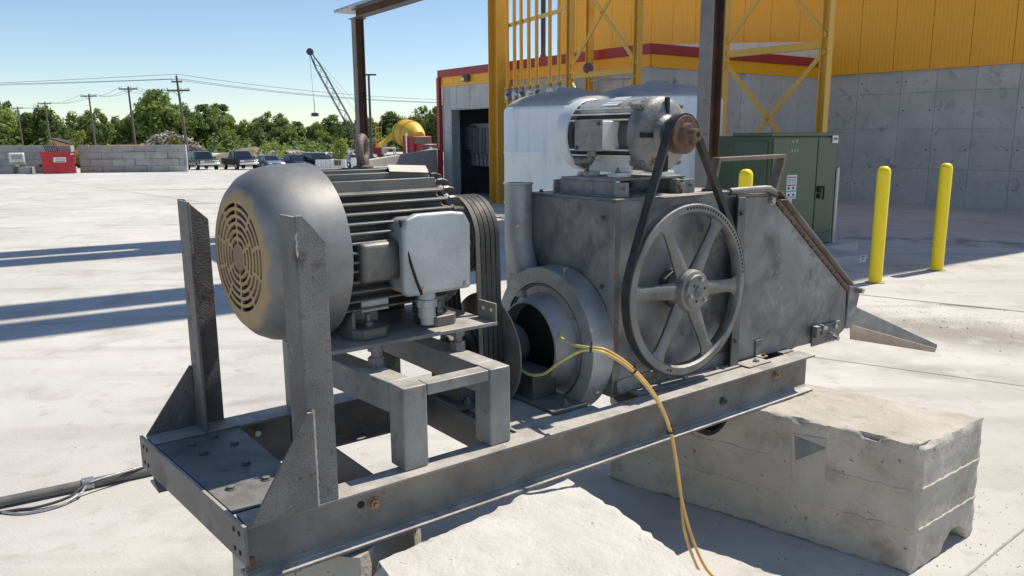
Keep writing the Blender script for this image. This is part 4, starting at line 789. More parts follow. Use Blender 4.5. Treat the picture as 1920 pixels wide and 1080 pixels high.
# slide base
part('slide_plate', MB().box(SU - .26, SU + .23, .25, .57, SZ - .197, SZ - .1855), 'hood', .002)
for nm_, u0, u1, y0, y1 in (('slide_rail', SU - .25, SU - .238, .235, .60), ('slide_rail', SU + .205, SU + .217, .235, .60)):
    part(nm_, MB().box(u0, u1, y0, y1, HZ1 + .012, SZ - .1975), 'hood', .002)
for u0 in (SU - .275, SU + .16):
    b = MB(); b.box(u0, u0 + .085, .205, .215, HZ1 + .012, HZ1 + .075); b.box(u0, u0 + .085, .60, .61, HZ1 + .012, HZ1 + .075); b.box(u0, u0 + .085, .2155, .5995, HZ1 + .012, HZ1 + .018); br = part('slide_bracket', b, 'hood', .002)
    b = MB(); b.cyl((u0 + .055, .19, HZ1 + .048), (u0 + .055, .33, HZ1 + .048), .009, n=10); part('adjust_screw', b, 'hood', 0, br)
b = MB(); b.box(SU + .13, SU + .175, .215, .26, HZ1 + .012, HZ1 + .075); b.cyl((SU + .152, .237, HZ1 + .075), (SU + .152, .237, SZ - .1975), .013, n=12); b.cyl((SU + .152, .2145, HZ1 + .045), (SU + .152, .195, HZ1 + .045), .018, n=6); part('jack_block', b, 'cast', .002)
# small sheave and v belt
b = MB(); b.lathe([(.058, .045), (.058, .078), (.062, .082), (.068, .082), (.075, .068), (.095, .068), (.102, .082), (.108, .082), (.112, .078), (.112, .04)], (SU, 0, SZ), (0, 1, 0), 36, True, True); ss = part('small_sheave', b, 'rust', 0, smooth=30)
b = MB(); b.lathe([(.0, .02), (.002, .048), (.03, .05)], (SU, .028, SZ), (0, 1, 0), 28, True); b.lathe([(0, .0), (.001, .026), (.04, .026)], (SU, -.005, SZ), (0, 1, 0), 24); part('taper_hub', b, 'rust', .001, ss)
b = MB(); b.cyl((SU, -.0065, SZ), (SU, -.004, SZ), .012, n=12); part('shaft_bore', b, 'black', 0, ss)
for k in range(3): a = R(20 + 120 * k); part('hub_bolt', hexhead((SU + .037 * math.cos(a), .0285, SZ + .037 * math.sin(a)), (0, -1, 0), .007, .008), 'rust', 0, ss)
b = MB(); b.cyl((SU, .113, SZ), (SU, .16, SZ), .024, n=16); part('motor_shaft', b, 'steel', 0)
belt('v_belt', 'y', (SU, SZ), .080, (WU, WZ), WR - .003, .085, .044, .010, 'rubber')

# ---- chute housing on the right
b = MB(); b.prism([(HU1 + .012, .822), (3.49, .80), (3.59, .835), (3.565, 1.07), (2.77, 1.655), (HU1 + .012, 1.662)], 'y', HW0 + .002, HW1); ch = part('chute_housing', b, 'hood', .003)
b = MB(); b.prism([(HU1 + .006, .84), (HU1 + .03, .815), (3.49, .795), (3.57, .835), (3.55, 1.055), (2.76, 1.64), (HU1 + .006, 1.645)], 'y', HW0 - .008, HW0 + .0015); part('side_plate', b, 'hood', .002, ch)
pts_ = [(2.44, .168, 1.678)] + [(2.48 + .06 * k, .166, 1.680) for k in range(1, 5)] + [(2.755, .166, 1.677), (2.79, .166, 1.662), (2.815, .166, 1.645)]
b = MB(); b.tube(pts_, .0175, 12); part('edge_tube', b, 'steel', 0, ch, smooth=60)
d = Vector((3.575 - 2.80, 0, 1.085 - 1.66)); dl = d.length; d.normalize(); nrm = Vector((-d.z, 0, d.x)); nrm = nrm if nrm.z > 0 else -nrm
b = MB(); c_ = Vector((3.19, .185, 1.372)); b.obox(c_ + nrm * .006, d * dl / 2, (0, .055, 0), nrm * .005); part('slope_flange', b, 'steel', .002, ch)
b = MB(); b.obox(c_ - nrm * .02 + Vector((0, -.0245, 0)), d * (dl / 2 - .01), (0, .003, 0), nrm * .010); part('slope_edge', b, 'eye', .002, ch)
b = MB(); b.tube([Vector((2.83, .163, 1.618)) + d * (k * .0155) + nrm * (.004 * math.sin(k * 1.9) - .012) for k in range(60)], lambda t: .006 + .004 * abs(math.sin(t * 41)) * abs(math.sin(t * 17)), 7); part('weld_bead', b, 'rust', 0, ch)
b = MB(); b.box(2.80, 2.86, .125, .165, 1.618, 1.624); part('edge_clip', b, 'steel', .001, ch)
part('edge_bolt', hexhead((2.775, .163, 1.618), (0, -1, 0), .018, .016), 'bolt', 0, ch)
b = MB(); b.prism([(3.572, 1.085), (3.68, 1.065), (3.69, 1.02), (3.635, .83), (3.575, .83), (3.563, .85)], 'y', .158, .168); b.box(3.595, 3.605, .168, HW1, .84, 1.06); part('mouth_flange', b, 'hood', .002, ch)
part('hinge_pin', MB().cyl((3.66, .12, 1.05), (3.66, .19, 1.05), .016, n=12), 'bolt', .002, ch)
b = MB(); b.prism([(3.66, .955), (4.80, .525), (4.795, .498), (3.64, .845)], 'y', .176, .184); tg = part('chute_tongue', b, 'hood', .002)
b = MB(); p4 = [(3.55, .12, .785), (3.64, .176, .843), (4.79, .178, .498), (4.74, .162, .488)]
b.hexa([Vector(p) + Vector((0, 0, -.006)) for p in p4] + [Vector(p) for p in p4]); part('tongue_floor', b, 'tan', .001, tg)
b = MB(); b.tube([(2.51, .30, 1.67), (2.55, .30, 1.815), (2.565, .30, 1.83)], .012, 8); 
hd = MB(); HW_ = .22
def flat(p, q, wd=.05, th=.020): hd.bar(p, q, wd, th, (0, 0, 1) if abs(q[2] - p[2]) < .05 else (1, 0, 0))
P0, P1, P2, P3 = (2.36, HW_, 1.685), (2.395, HW_, 1.826), (2.925, HW_, 1.832), (2.865, HW_, 1.672)
flat(P0, P1); flat((P1[0] - .004, HW_, P1[2] + .004), (P2[0] + .004, HW_, P2[2] + .004)); flat(P2, P3); part('bent_handle', hd, 'eye', .003, ch)
# take-up bracket with nut
b = MB(); b.box(3.21, 3.485, .150, .160, .785, .895); b.box(3.20, 3.235, .12, .150, .84, .905); b.box(3.26, 3.275, .12, .150, .85, .905); tb = part('take_up_bracket', b, 'steel', .002, ch)
part('take_up_nut', hexhead((3.385, .1495, .815), (0, -1, 0), .026, .024, .03), 'bolt', 0, tb)
part('take_up_bolt', MB().cyl((3.23, .135, .88), (3.32, .135, .88), .010, n=10), 'bolt', 0, tb)
part('slot_bolt', MB().cyl((3.43, .148, .872), (3.43, .138, .872), .014, n=10), 'bolt', 0, tb)
for u, z in ((2.70, .835),):
    b = MB(); b.box(u, u + .055, .118, .162, z - .02, z - .012); b.box(u, u + .055, .155, .163, z - .0115, z + .07); part('foot_clip', b, 'steel', .002, ch)
part('clip_bolt', hexhead((2.73, .13, .8235), (0, 0, 1), .009, .010), 'rust', 0, ch)
part('foot_plate', MB().box(2.52, 2.70, .06, .150, .8105, .818), 'steel', .002); part('foot_plate_bolt', hexhead((2.63, .10, .8185), (0, 0, 1), .014, .014), 'bolt', 0)
# conveyor chain hanging below the chute
def chain(pts, n):
    P_ = [Vector(p) for p in pts]; L_ = [(P_[i + 1] - P_[i]).length for i in range(len(P_) - 1)]; T_ = sum(L_)
    for k in range(n):
        s_ = T_ * (k + .5) / n; i = 0
        while i < len(L_) - 1 and s_ > L_[i]: s_ -= L_[i]; i += 1
        p = P_[i].lerp(P_[i + 1], s_ / L_[i]); t = (P_[i + 1] - P_[i]).normalized(); up = Vector((0, 1, 0)) if k % 2 else t.cross(Vector((0, 1, 0))).normalized(); b = MB()
        b.tube([p + t * .022 * math.cos(a) + up * .013 * math.sin(a) for a in [2 * math.pi * j / 12 for j in range(12)]], .0055, 6, True); part('chain_link', b, 'rust', 0, ch)
chain([(2.86, .24, .84), (2.95, .25, .80), (3.03, .26, .765), (3.10, .26, .75), (3.18, .25, .775), (3.24, .22, .82), (3.27, .19, .85)], 17)
# right end cross members, drum and under-wheel
for u0, u1 in ((2.60, 2.66), (2.90, 2.998)):
    part('cross_member', MB().box(u0, u1, .1255, .8545, .80, .809).box(u0, u0 + .008, .1255, .8545, .64, .7995), 'rust' if u0 < 2.7 else 'steel', .002)
RW, RZ_ = 2.335, .627
b = MB(); b.lathe([(.70, .02), (.70, .136), (.12, .136), (.115, .131), (.118, .112), (.15, .105)], (RW, 0, RZ_), (0, 1, 0), 40); b.lathe([(.15, .108), (.152, .03)], (RW, 0, RZ_), (0, 1, 0), 40); b.lathe([(.125, 0), (.123, .03), (.151, .034)], (RW, 0, RZ_), (0, 1, 0), 20); rl = part('tail_roller', b, 'tyre', 0, smooth=30)
for k in range(5):
    a = R(72 * k + 20); part('roller_spoke', MB().bar((RW + .03 * math.cos(a), .138, RZ_ + .03 * math.sin(a)), (RW + .108 * math.cos(a), .138, RZ_ + .108 * math.sin(a)), .02, .02, (0, 1, 0)), 'steel_d', .002, rl)
part('ring_bolt', MB().tube([(2.74 + .02 * math.cos(a), .19, .775 + .02 * math.sin(a)) for a in [2 * math.pi * j / 14 for j in range(14)]], .005, 6, True), 'cast', 0)
# bolts through the near beam
for u, z, m in ((.44, .735, 'brass'), (2.72, .745, 'brass'), (2.30, .695, 'steel_d')):
    part('web_bolt', hexhead((u, .0475, z), (0, -1, 0), .017, .016, .012), m, 0, nb)
b = MB(); b.cyl((.395, .0485, .742), (.395, .0455, .742), .013, n=12); part('web_hole', b, 'black', 0, nb)
b = MB(); b.cyl((.36, .909, .735), (.36, .922, .735), .012, n=12); part('web_hole', b, 'white', 0, fb)
b = MB(); b.box(.008, .03, .044, .0478, .635, .683); part('rust_patch', b, 'rust', 0, nb)

# ---------------------------------------------------------------- hoses, cord
def spline(pts, n=10):
    P_ = [Vector(p) for p in pts]; P_ = [P_[0] * 2 - P_[1]] + P_ + [P_[-1] * 2 - P_[-2]]; out = []
    for i in range(1, len(P_) - 2):
        a, b_, c, d_ = P_[i - 1:i + 3]
        for k in range(n):
            t = k / n; out.append(.5 * ((2 * b_) + (c - a) * t + (2 * a - 5 * b_ + 4 * c - d_) * t * t + (3 * b_ - a - 3 * c + d_) * t ** 3))
    out.append(P_[-2]); return out
def mw(p): c, s_ = math.cos(YAW), math.sin(YAW); return Vector((-.793 + c * p[0] - s_ * p[1], 2.172 + s_ * p[0] + c * p[1], p[2]))
h1 = [(1.335, .42, .962), (1.345, .33, .942), (1.36, .25, .963), (1.36, .16, 1.03), (1.37, .05, 1.10), (1.38, -.015, 1.118), (1.43, -.06, 1.10), (1.53, -.10, 1.02), (1.65, -.12, .88), (1.735, -.12, .73), (1.77, -.13, .58), (1.80, -.14, .42), (1.845, -.16, .25), (1.90, -.19, .10), (1.94, -.24, .03), (1.99, -.36, .014), (2.0, -.6, .014)]
h2 = [(1.47, .285, 1.09), (1.44, .24, 1.125), (1.40, .20, 1.125), (1.38, .09, 1.118), (1.38, .0, 1.125), (1.43, -.05, 1.115), (1.535, -.09, 1.032), (1.658, -.11, .89), (1.742, -.115, .735), (1.785, -.12, .58), (1.815, -.125, .42), (1.83, -.14, .25), (1.86, -.19, .10), (1.88, -.24, .03), (1.90, -.36, .014), (1.88, -.6, .014)]
for k, (pp, lab, m) in enumerate(((h1, 'tan air hose drooping from the dark sheave disc to the ground', 'hose'), (h2, 'tan air hose leaving the blower inlet, tied to the other hose', 'hose'))):
    o = mw(pp[-1]); e = empty('air_hose', o, 0, lab, 'hose', 'pair of tied air hoses'); sp_ = [mw(p) - o for p in spline(pp, 8)]; cut = 46 if k == 0 else 34
    b = MB(); b.tube(sp_[cut:], .0068, 8); b.build('hose', M['hose'], e, smooth=60)
    b = MB(); b.tube(sp_[:cut + 1], .0066, 8); b.build('hose_end', M['hose_y'], e, smooth=60)
    if k == 0:
        b = MB(); b.cyl(sp_[0] - Vector((0, 0, 0)), sp_[1], .011, n=8); b.build('fitting', M['brass'], e)
for k, (p, q) in enumerate((((1.38, -.01, 1.122), (1.39, -.02, 1.12)), ((1.535, -.095, 1.026), (1.55, -.1, 1.012)), ((1.74, -.1175, .725), (1.743, -.1175, .715)))):
    o = mw(p); b = MB(); d_ = (mw(q) - o).normalized(); b.lathe([(-.004, .0145), (-.004, .0165), (.004, .0165), (.004, .0145), (-.004, .0145)], (0, 0, 0), d_, 12); b.bar((0, 0, .012), (.004, -.003, .032), .004, .002, (0, 1, 0))
    tag(b.build('cable_tie', M['black'], None, loc=o), ('topmost', 'middle', 'lowest')[k] + ' black cable tie round the two tan hoses', 'tie', 'ties on the hoses')
o = Vector((-2.75, 3.95, 0)); e = empty('ground_hose', o, 0, 'thick black hose lying on the concrete at the left', 'hose')
b = MB(); b.tube([Vector(p) - o for p in spline([(-4.6, 2.85, .03), (-3.6, 3.43, .03), (-2.75, 3.95, .031), (-2.1, 4.37, .03), (-1.3, 4.9, .03), (-.4, 5.3, .03)], 10)], .027, 14); b.build('hose', mat('hose_black', (.10, .098, .095), (.17, .165, .155), 6, .6), e, smooth=60)
b = MB(); b.cyl(Vector((-2.43, 4.157, .03)) - o, Vector((-2.38, 4.19, .03)) - o, .036, n=14); b.build('hose_clamp', M['galv'], e)
b = MB(); b.tube([Vector(p) - o for p in spline([(-3.4, 3.50, .008), (-2.74, 3.86, .008), (-2.55, 3.92, .012), (-2.42, 4.0, .03), (-2.36, 4.1, .062), (-2.2, 4.29, .065)], 10)], .008, 8); tag(b.build('thin_cable', M['wire'], None, loc=o, smooth=60), 'thin grey cable looping beside the thick black ground hose', 'cable')
b = MB(); b.tube([Vector(p) - o for p in spline([(-2.75, 3.885, .008), (-2.58, 3.86, .008), (-2.45, 3.93, .01), (-2.38, 4.04, .03), (-2.345, 4.12, .066), (-2.15, 4.33, .066)], 10)], .007, 8); tag(b.build('thin_cable', M['galv'], None, loc=o, smooth=60), 'pale thin cable forming the outer loop by the black ground hose', 'cable')

# ---------------------------------------------------------------- concrete blocks
def rough_block(name, quad, zt, nx, ny, nz_, label, seed, amp=.008, skip=0):
    """quad: four plan corners counter clockwise; faceted rough block"""
    q = [Vector((*p, 0)) for p in quad]; cen = sum(q, Vector()) / 4; bm = bmesh.new(); key = {}
    def V(i, j, k):
        if (i, j, k) in key: return key[(i, j, k)]
        a, b_, c = i / nx, j / ny, k / nz_; p = q[0].lerp(q[1], a).lerp(q[3].lerp(q[2], a), b_) - cen; p.z = c * zt; s = Vector((seed, seed * 2, 0))
        ex = (i in (0, nx)) + (j in (0, ny)) + (k in (0, nz_))
        n3 = noise.noise_vector((p + s) * 3) * amp * .5 + noise.noise_vector((p + s) * 18) * amp * .6 + noise.noise_vector((p + s) * 45) * amp * .35
        if ex >= 2:   # chipped arrises
            chip = max(0, noise.noise((p + s) * 6) + .35 + .6 * noise.noise((p + s) * 21)) * .035 + .004
            pin = Vector((0, 0, zt / 2)); dirn = Vector((0 if i not in (0, nx) else -1, 0, 0))
            p2 = p.copy(); ca = q[0].lerp(q[1], .5).lerp(q[3].lerp(q[2], .5), .5) - cen; ca.z = zt / 2
            cc = q[0].lerp(q[1], .5 if i in (0, nx) else a).lerp(q[3].lerp(q[2], .5 if i in (0, nx) else a), .5 if j in (0, ny) else b_) - cen; cc.z = zt / 2 if k in (0, nz_) else p.z
            if k == 0: chip *= .4
            p = p + (cc - p).normalized() * chip
        p = p + n3
        if k == 0: p.z = max(p.z, .001)
        key[(i, j, k)] = bm.verts.new(p); return key[(i, j, k)]
    for i in range(nx):
        for j in range(ny):
            for k, flip in ((0, 1), (nz_, 0)):
                f = [V(i, j, k), V(i + 1, j, k), V(i + 1, j + 1, k), V(i, j + 1, k)]; bm.faces.new(f[::-1] if flip else f)
    for i in range(nx):
        for k in range(nz_):
            for j in (0, ny): bm.faces.new([V(i, j, k), V(i + 1, j, k), V(i + 1, j, k + 1), V(i, j, k + 1)])
    for j in range(ny):
        for k in range(nz_):
            for i in (0, nx): bm.faces.new([V(i, j, k), V(i, j + 1, k), V(i, j + 1, k + 1), V(i, j, k + 1)])
    bmesh.ops.recalc_face_normals(bm, faces=bm.faces); me = bpy.data.meshes.new(name); bm.to_mesh(me); bm.free()
    me.polygons.foreach_set('use_smooth', [True] * len(me.polygons)); me.set_sharp_from_angle(angle=R(38)); me.materials.append(M['conc_blk'])
    o = bpy.data.objects.new(name, me); C.objects.link(o); o.location = cen; return tag(o, label, 'block', 'concrete blocks under the machine'), cen
cR = Vector((1.785, 3.235)); lx = Vector((-.765, .644)).normalized(); sx_ = Vector((.80, .60)).normalized()
quad = [cR, cR + sx_ * .60, cR + sx_ * .60 + lx * 1.66, cR + lx * 1.62]
blkR, cenR = rough_block('concrete_block', [tuple(p) for p in quad], .61, 26, 72, 24, 'long grey concrete block under the right end of the machine', 3.1)
# half-round lifting slot at the foot of the end face
_ct = MB(); _p = cR + sx_ * .40; _n = Vector((sx_.y, -sx_.x)); _ct.cyl(Vector((_p.x + _n.x * .3, _p.y + _n.y * .3, -.03)) - cenR, Vector((_p.x - _n.x * .22, _p.y - _n.y * .22, -.03)) - cenR, .135, n=24)
_co = _ct.build('slot_cutter', M['conc_blk'], None, loc=cenR); _bo = blkR.modifiers.new('slot', 'BOOLEAN'); _bo.object = _co; _bo.operation = 'DIFFERENCE'; _bo.solver = 'EXACT'
bpy.context.view_layer.update(); _me = bpy.data.meshes.new_from_object(blkR.evaluated_get(bpy.context.evaluated_depsgraph_get())); blkR.modifiers.clear(); blkR.data = _me; bpy.data.objects.remove(_co)
# form-board ridges on the block, darker repair patch
b = MB()
def on_side(t, z, off=.004):  # long face left of the near corner
    p = cR + lx * t; n_ = Vector((-lx.y, lx.x)); n_ = n_ if n_.y < 0 else -n_; return Vector((p.x + n_.x * off, p.y + n_.y * off, z)) - cenR
def on_end(t, z, off=.004):
    p = cR + sx_ * t; n_ = Vector((sx_.y, -sx_.x)); n_ = n_ if n_.y < 0 else -n_; return Vector((p.x + n_.x * off, p.y + n_.y * off, z)) - cenR
for z in (.21, .405): 
    b = MB(); b.tube([on_end(.02 + .56 * k / 24, z + .002 * math.sin(k * 1.3), .002) for k in range(25)], lambda t: .006 + .002 * math.sin(t * 50), 6); b.build('form_ridge', M['conc_blk'], blkR)
for z in (.205, .39):
    for t0, t1 in ((.03, .42), (.62, 1.5)):
        b = MB(); b.tube([on_side(t0 + (t1 - t0) * k / 24, z + .004 * math.sin(k), -.001) for k in range(25)], .0045, 6); b.build('form_ridge', M['conc_blk'], blkR)
M['patch'] = mat('repair_mortar', (.40, .375, .33), (.48, .45, .40), 8, .85, 0, None, .3, 60)
b = MB(); P_ = [on_side(t, z, o_) for o_ in (-.004, .0045) for t, z in ((.40, .20), (.56, .19), (.57, .53), (.41, .545))]; b.hexa(P_); b.build('repair_patch', M['patch'], blkR, .002)
b = MB(); b.add([on_side(t, z, o_) for o_ in (.0048, .0062) for t, z in ((.405, .50), (.56, .525), (.545, .40))], [(0, 1, 2), (3, 4, 5), (0, 1, 4, 3), (1, 2, 5, 4), (2, 0, 3, 5)]); b.build('dark_triangle', mat('dark_triangle_grey', (.16, .17, .165), (.24, .245, .235), 12, .8), blkR)  # thin dark grey triangle over the top of the patch
quadL = [(-.46, 2.33), (.02, 1.35), (.88, 1.75), (.22, 2.98)]
blkL, cenL = rough_block('concrete_block', quadL, .608, 44, 44, 14, 'broken pale concrete block under the near left end of the machine', 8.7, .007); blkL.data.materials[0] = M['slab']
blkS, cenS = rough_block('concrete_block', [(-.98, 2.46), (-.50, 2.36), (-.34, 2.80), (-.86, 2.95)], .60, 12, 12, 12, 'small grey concrete block under the far left corner of the skid', 5.2, .008)

# loose grit swept about the yard
rg = random.Random(3); b = MB()
for _ in range(2200):
    if rg.random() < .5: t_ = rg.gauss(0, 1); x_, y_ = 4.7 + t_ * 1.0 + rg.gauss(0, .35), 7.9 - t_ * .75 + rg.gauss(0, .4)
    elif rg.random() < .5: x_, y_ = rg.gauss(2.3, .7), rg.gauss(3.2, .6)
    else: x_, y_ = rg.uniform(-7, 8), rg.uniform(1.6, 13)
    if y_ < 1.2: continue
    s_ = rg.uniform(.0018, .0045) * (2.2 if rg.random() < .05 else 1); c = Vector((x_, y_, gz(x_, y_) + s_ * .4)); q = Vector((rg.gauss(0, 1), rg.gauss(0, 1), rg.gauss(0, .4))).normalized(); u = q.orthogonal().normalized(); v = q.cross(u); e1, e2, e3 = q * s_ * rg.uniform(.8, 1.8), u * s_, v * s_ * rg.uniform(.5, .9)
    b.add([c + e1, c - e1, c + e2, c - e2, c + e3, c - e3], [(0, 2, 4), (2, 1, 4), (1, 3, 4), (3, 0, 4), (2, 0, 5), (1, 2, 5), (3, 1, 5), (0, 3, 5)])
tag(b.build('loose_grit', mat('grit', (.22, .20, .17), (.40, .37, .33), 3, .95), None, recalc=False, smooth=0), 'loose dark grit scattered over the concrete yard', 'grit', kind='stuff')

# ---------------------------------------------------------------- far yard
def block_wall(p0, p1, rows, bl, label, seed, jag):
    rs = random.Random(seed); a, c = Vector((*p0, 0)), Vector((*p1, 0)); L_ = (c - a).length; d = (c - a).normalized(); n = Vector((d.y, -d.x, 0)); mid = (a + c) / 2; zb = gz(mid.x, mid.y) - .03
    mid.z = zb; e = empty('block_wall', mid, 0, label, 'wall')
    for r in range(rows):
        t = -bl * (.5 if r % 2 else 0); row_off = rs.uniform(-.02, .02)
        while t < L_ - .1:
            t0, t1 = max(0, t) + .012, min(L_, t + bl) - .012
            if t1 - t0 > .3:
                off = row_off + rs.choice((0, .02, .10, .14) if jag else (0, .01, .02)); b = MB(); q = a + d * (t0 + t1) / 2 + n * (off - .3) - mid; q.z = r * .612 + .305
                b.obox(q, d * (t1 - t0) / 2, n * .305, (0, 0, .300)); b.build('block', M['conc_far'], e, .015)
            t += bl
    return e
block_wall((-54, 70.2), (-38.7, 70.5), 4, 2.4, 'left grey block wall behind the red dumpster and the white tote', 2, 0)
block_wall((-38.5, 71.3), (-29.7, 73.2), 4, 1.85, 'grey stacked block wall between the red dumpster and the parked cars', 5, 1)
def face_dir(rz): return Vector((math.cos(rz), math.sin(rz), 0))
# dumpster
z = gz(-39, 69.5); e = empty('dumpster', (-39.0, 68.9, z), R(28), 'red steel dumpster with a white sign in front of the block wall', 'dumpster')
b = MB(); b.hexa([(-1.2, -.7, .06), (1.2, -.7, .06), (1.2, .9, .06), (-1.2, .9, .06), (-1.3, -.75, 1.84), (1.3, -.75, 1.84), (1.3, .95, 1.84), (-1.3, .95, 1.84)]); b.build('body', M['redpaint'], e, .02)
b = MB(); b.box(-1.34, 1.34, -.80, -.745, 1.76, 1.87); b.build('top_rail', M['redpaint'], e, .01)
for x0 in (-.25, .55): b = MB(); b.box(x0, x0 + .05, -.765, -.72, .1, .8); b.build('stiffener', M['redpaint'], e)
for s in (-1, 1): b = MB(); b.box(s * 1.34 - .12, s * 1.34 + .12, -.5, .3, .62, .84); b.build('fork_pocket', M['tyre'], e)
b = MB(); b.box(-.36, .58, -.79, -.77, 1.0, 1.42); sgn = b.build('sign', M['white'], e)
text_mesh('Acme', .30, 'lettering', M['redpaint'], e, frame_mat((.16, -.795, 1.26), (1, 0, 0), (0, 0, 1)), .002, .3)
b = MB(); b.box(-.22, .5, -.795, -.791, 1.05, 1.10); b.build('lettering_line', M['black'], e)
b = MB(); b.box(.95, 1.2, -.79, -.77, 1.62, 1.74); b.build('small_sign', M['white'], e)
e = empty('bar_grate', (-39.6, 69.35, z), R(28), 'curved rack of dark bars sticking up behind the red dumpster', 'rack')
for k in range(7): b = MB(); b.tube(spline([(-.5 + k * .17, .1, .0), (-.55 + k * .17, .1, 1.9), (-.72 + k * .165, .1, 2.35), (-.86 + k * .16, .1, 2.72)], 5), .035, 6); b.build('bar', M['wire'], e)
# tote on blocks
z = gz(-42.6, 69); e = empty('liquid_tote', (-42.55, 68.9, z), R(28), 'white caged liquid tote on a pallet by the block wall', 'tote')
b = MB(); b.box(-.56, .56, -.5, .5, .98, 1.78); b.build('bottle', M['tank'], e, .06)
for k in range(6):
    b = MB(); b.cyl((-.6 + k * .24, -.53, .92), (-.6 + k * .24, -.53, 1.84), .014, n=6); b.build('cage_bar', M['galv'], e)
for zz in (.95, 1.2, 1.5, 1.83): b = MB(); b.cyl((-.6, -.53, zz), (.6, -.53, zz), .014, n=6); b.build('cage_bar', M['galv'], e)
b = MB(); b.box(-.34, .34, -.545, -.535, 1.28, 1.58); b.build('label_plate', M['cab'], e)
b = MB(); b.box(-.6, .6, -.55, .55, .86, .91); b.box(-.16, .16, -.56, -.4, .62, .86); b.build('pallet', mat('pallet_olive', (.42, .42, .22), (.5, .5, .3), 4, .7), e)
for k, (x0, x1) in enumerate(((-43.9, -42.75), (-42.25, -41.25))):
    b = MB(); b.box(-(x1 - x0) / 2, (x1 - x0) / 2, -.35, .35, 0, .6); tag(b.build('support_block', M['conc_far'], None, .03, loc=((x0 + x1) / 2, 68.8, z)), ('left' if k == 0 else 'right') + ' small concrete block under the white tote', 'block', 'blocks under the tote')

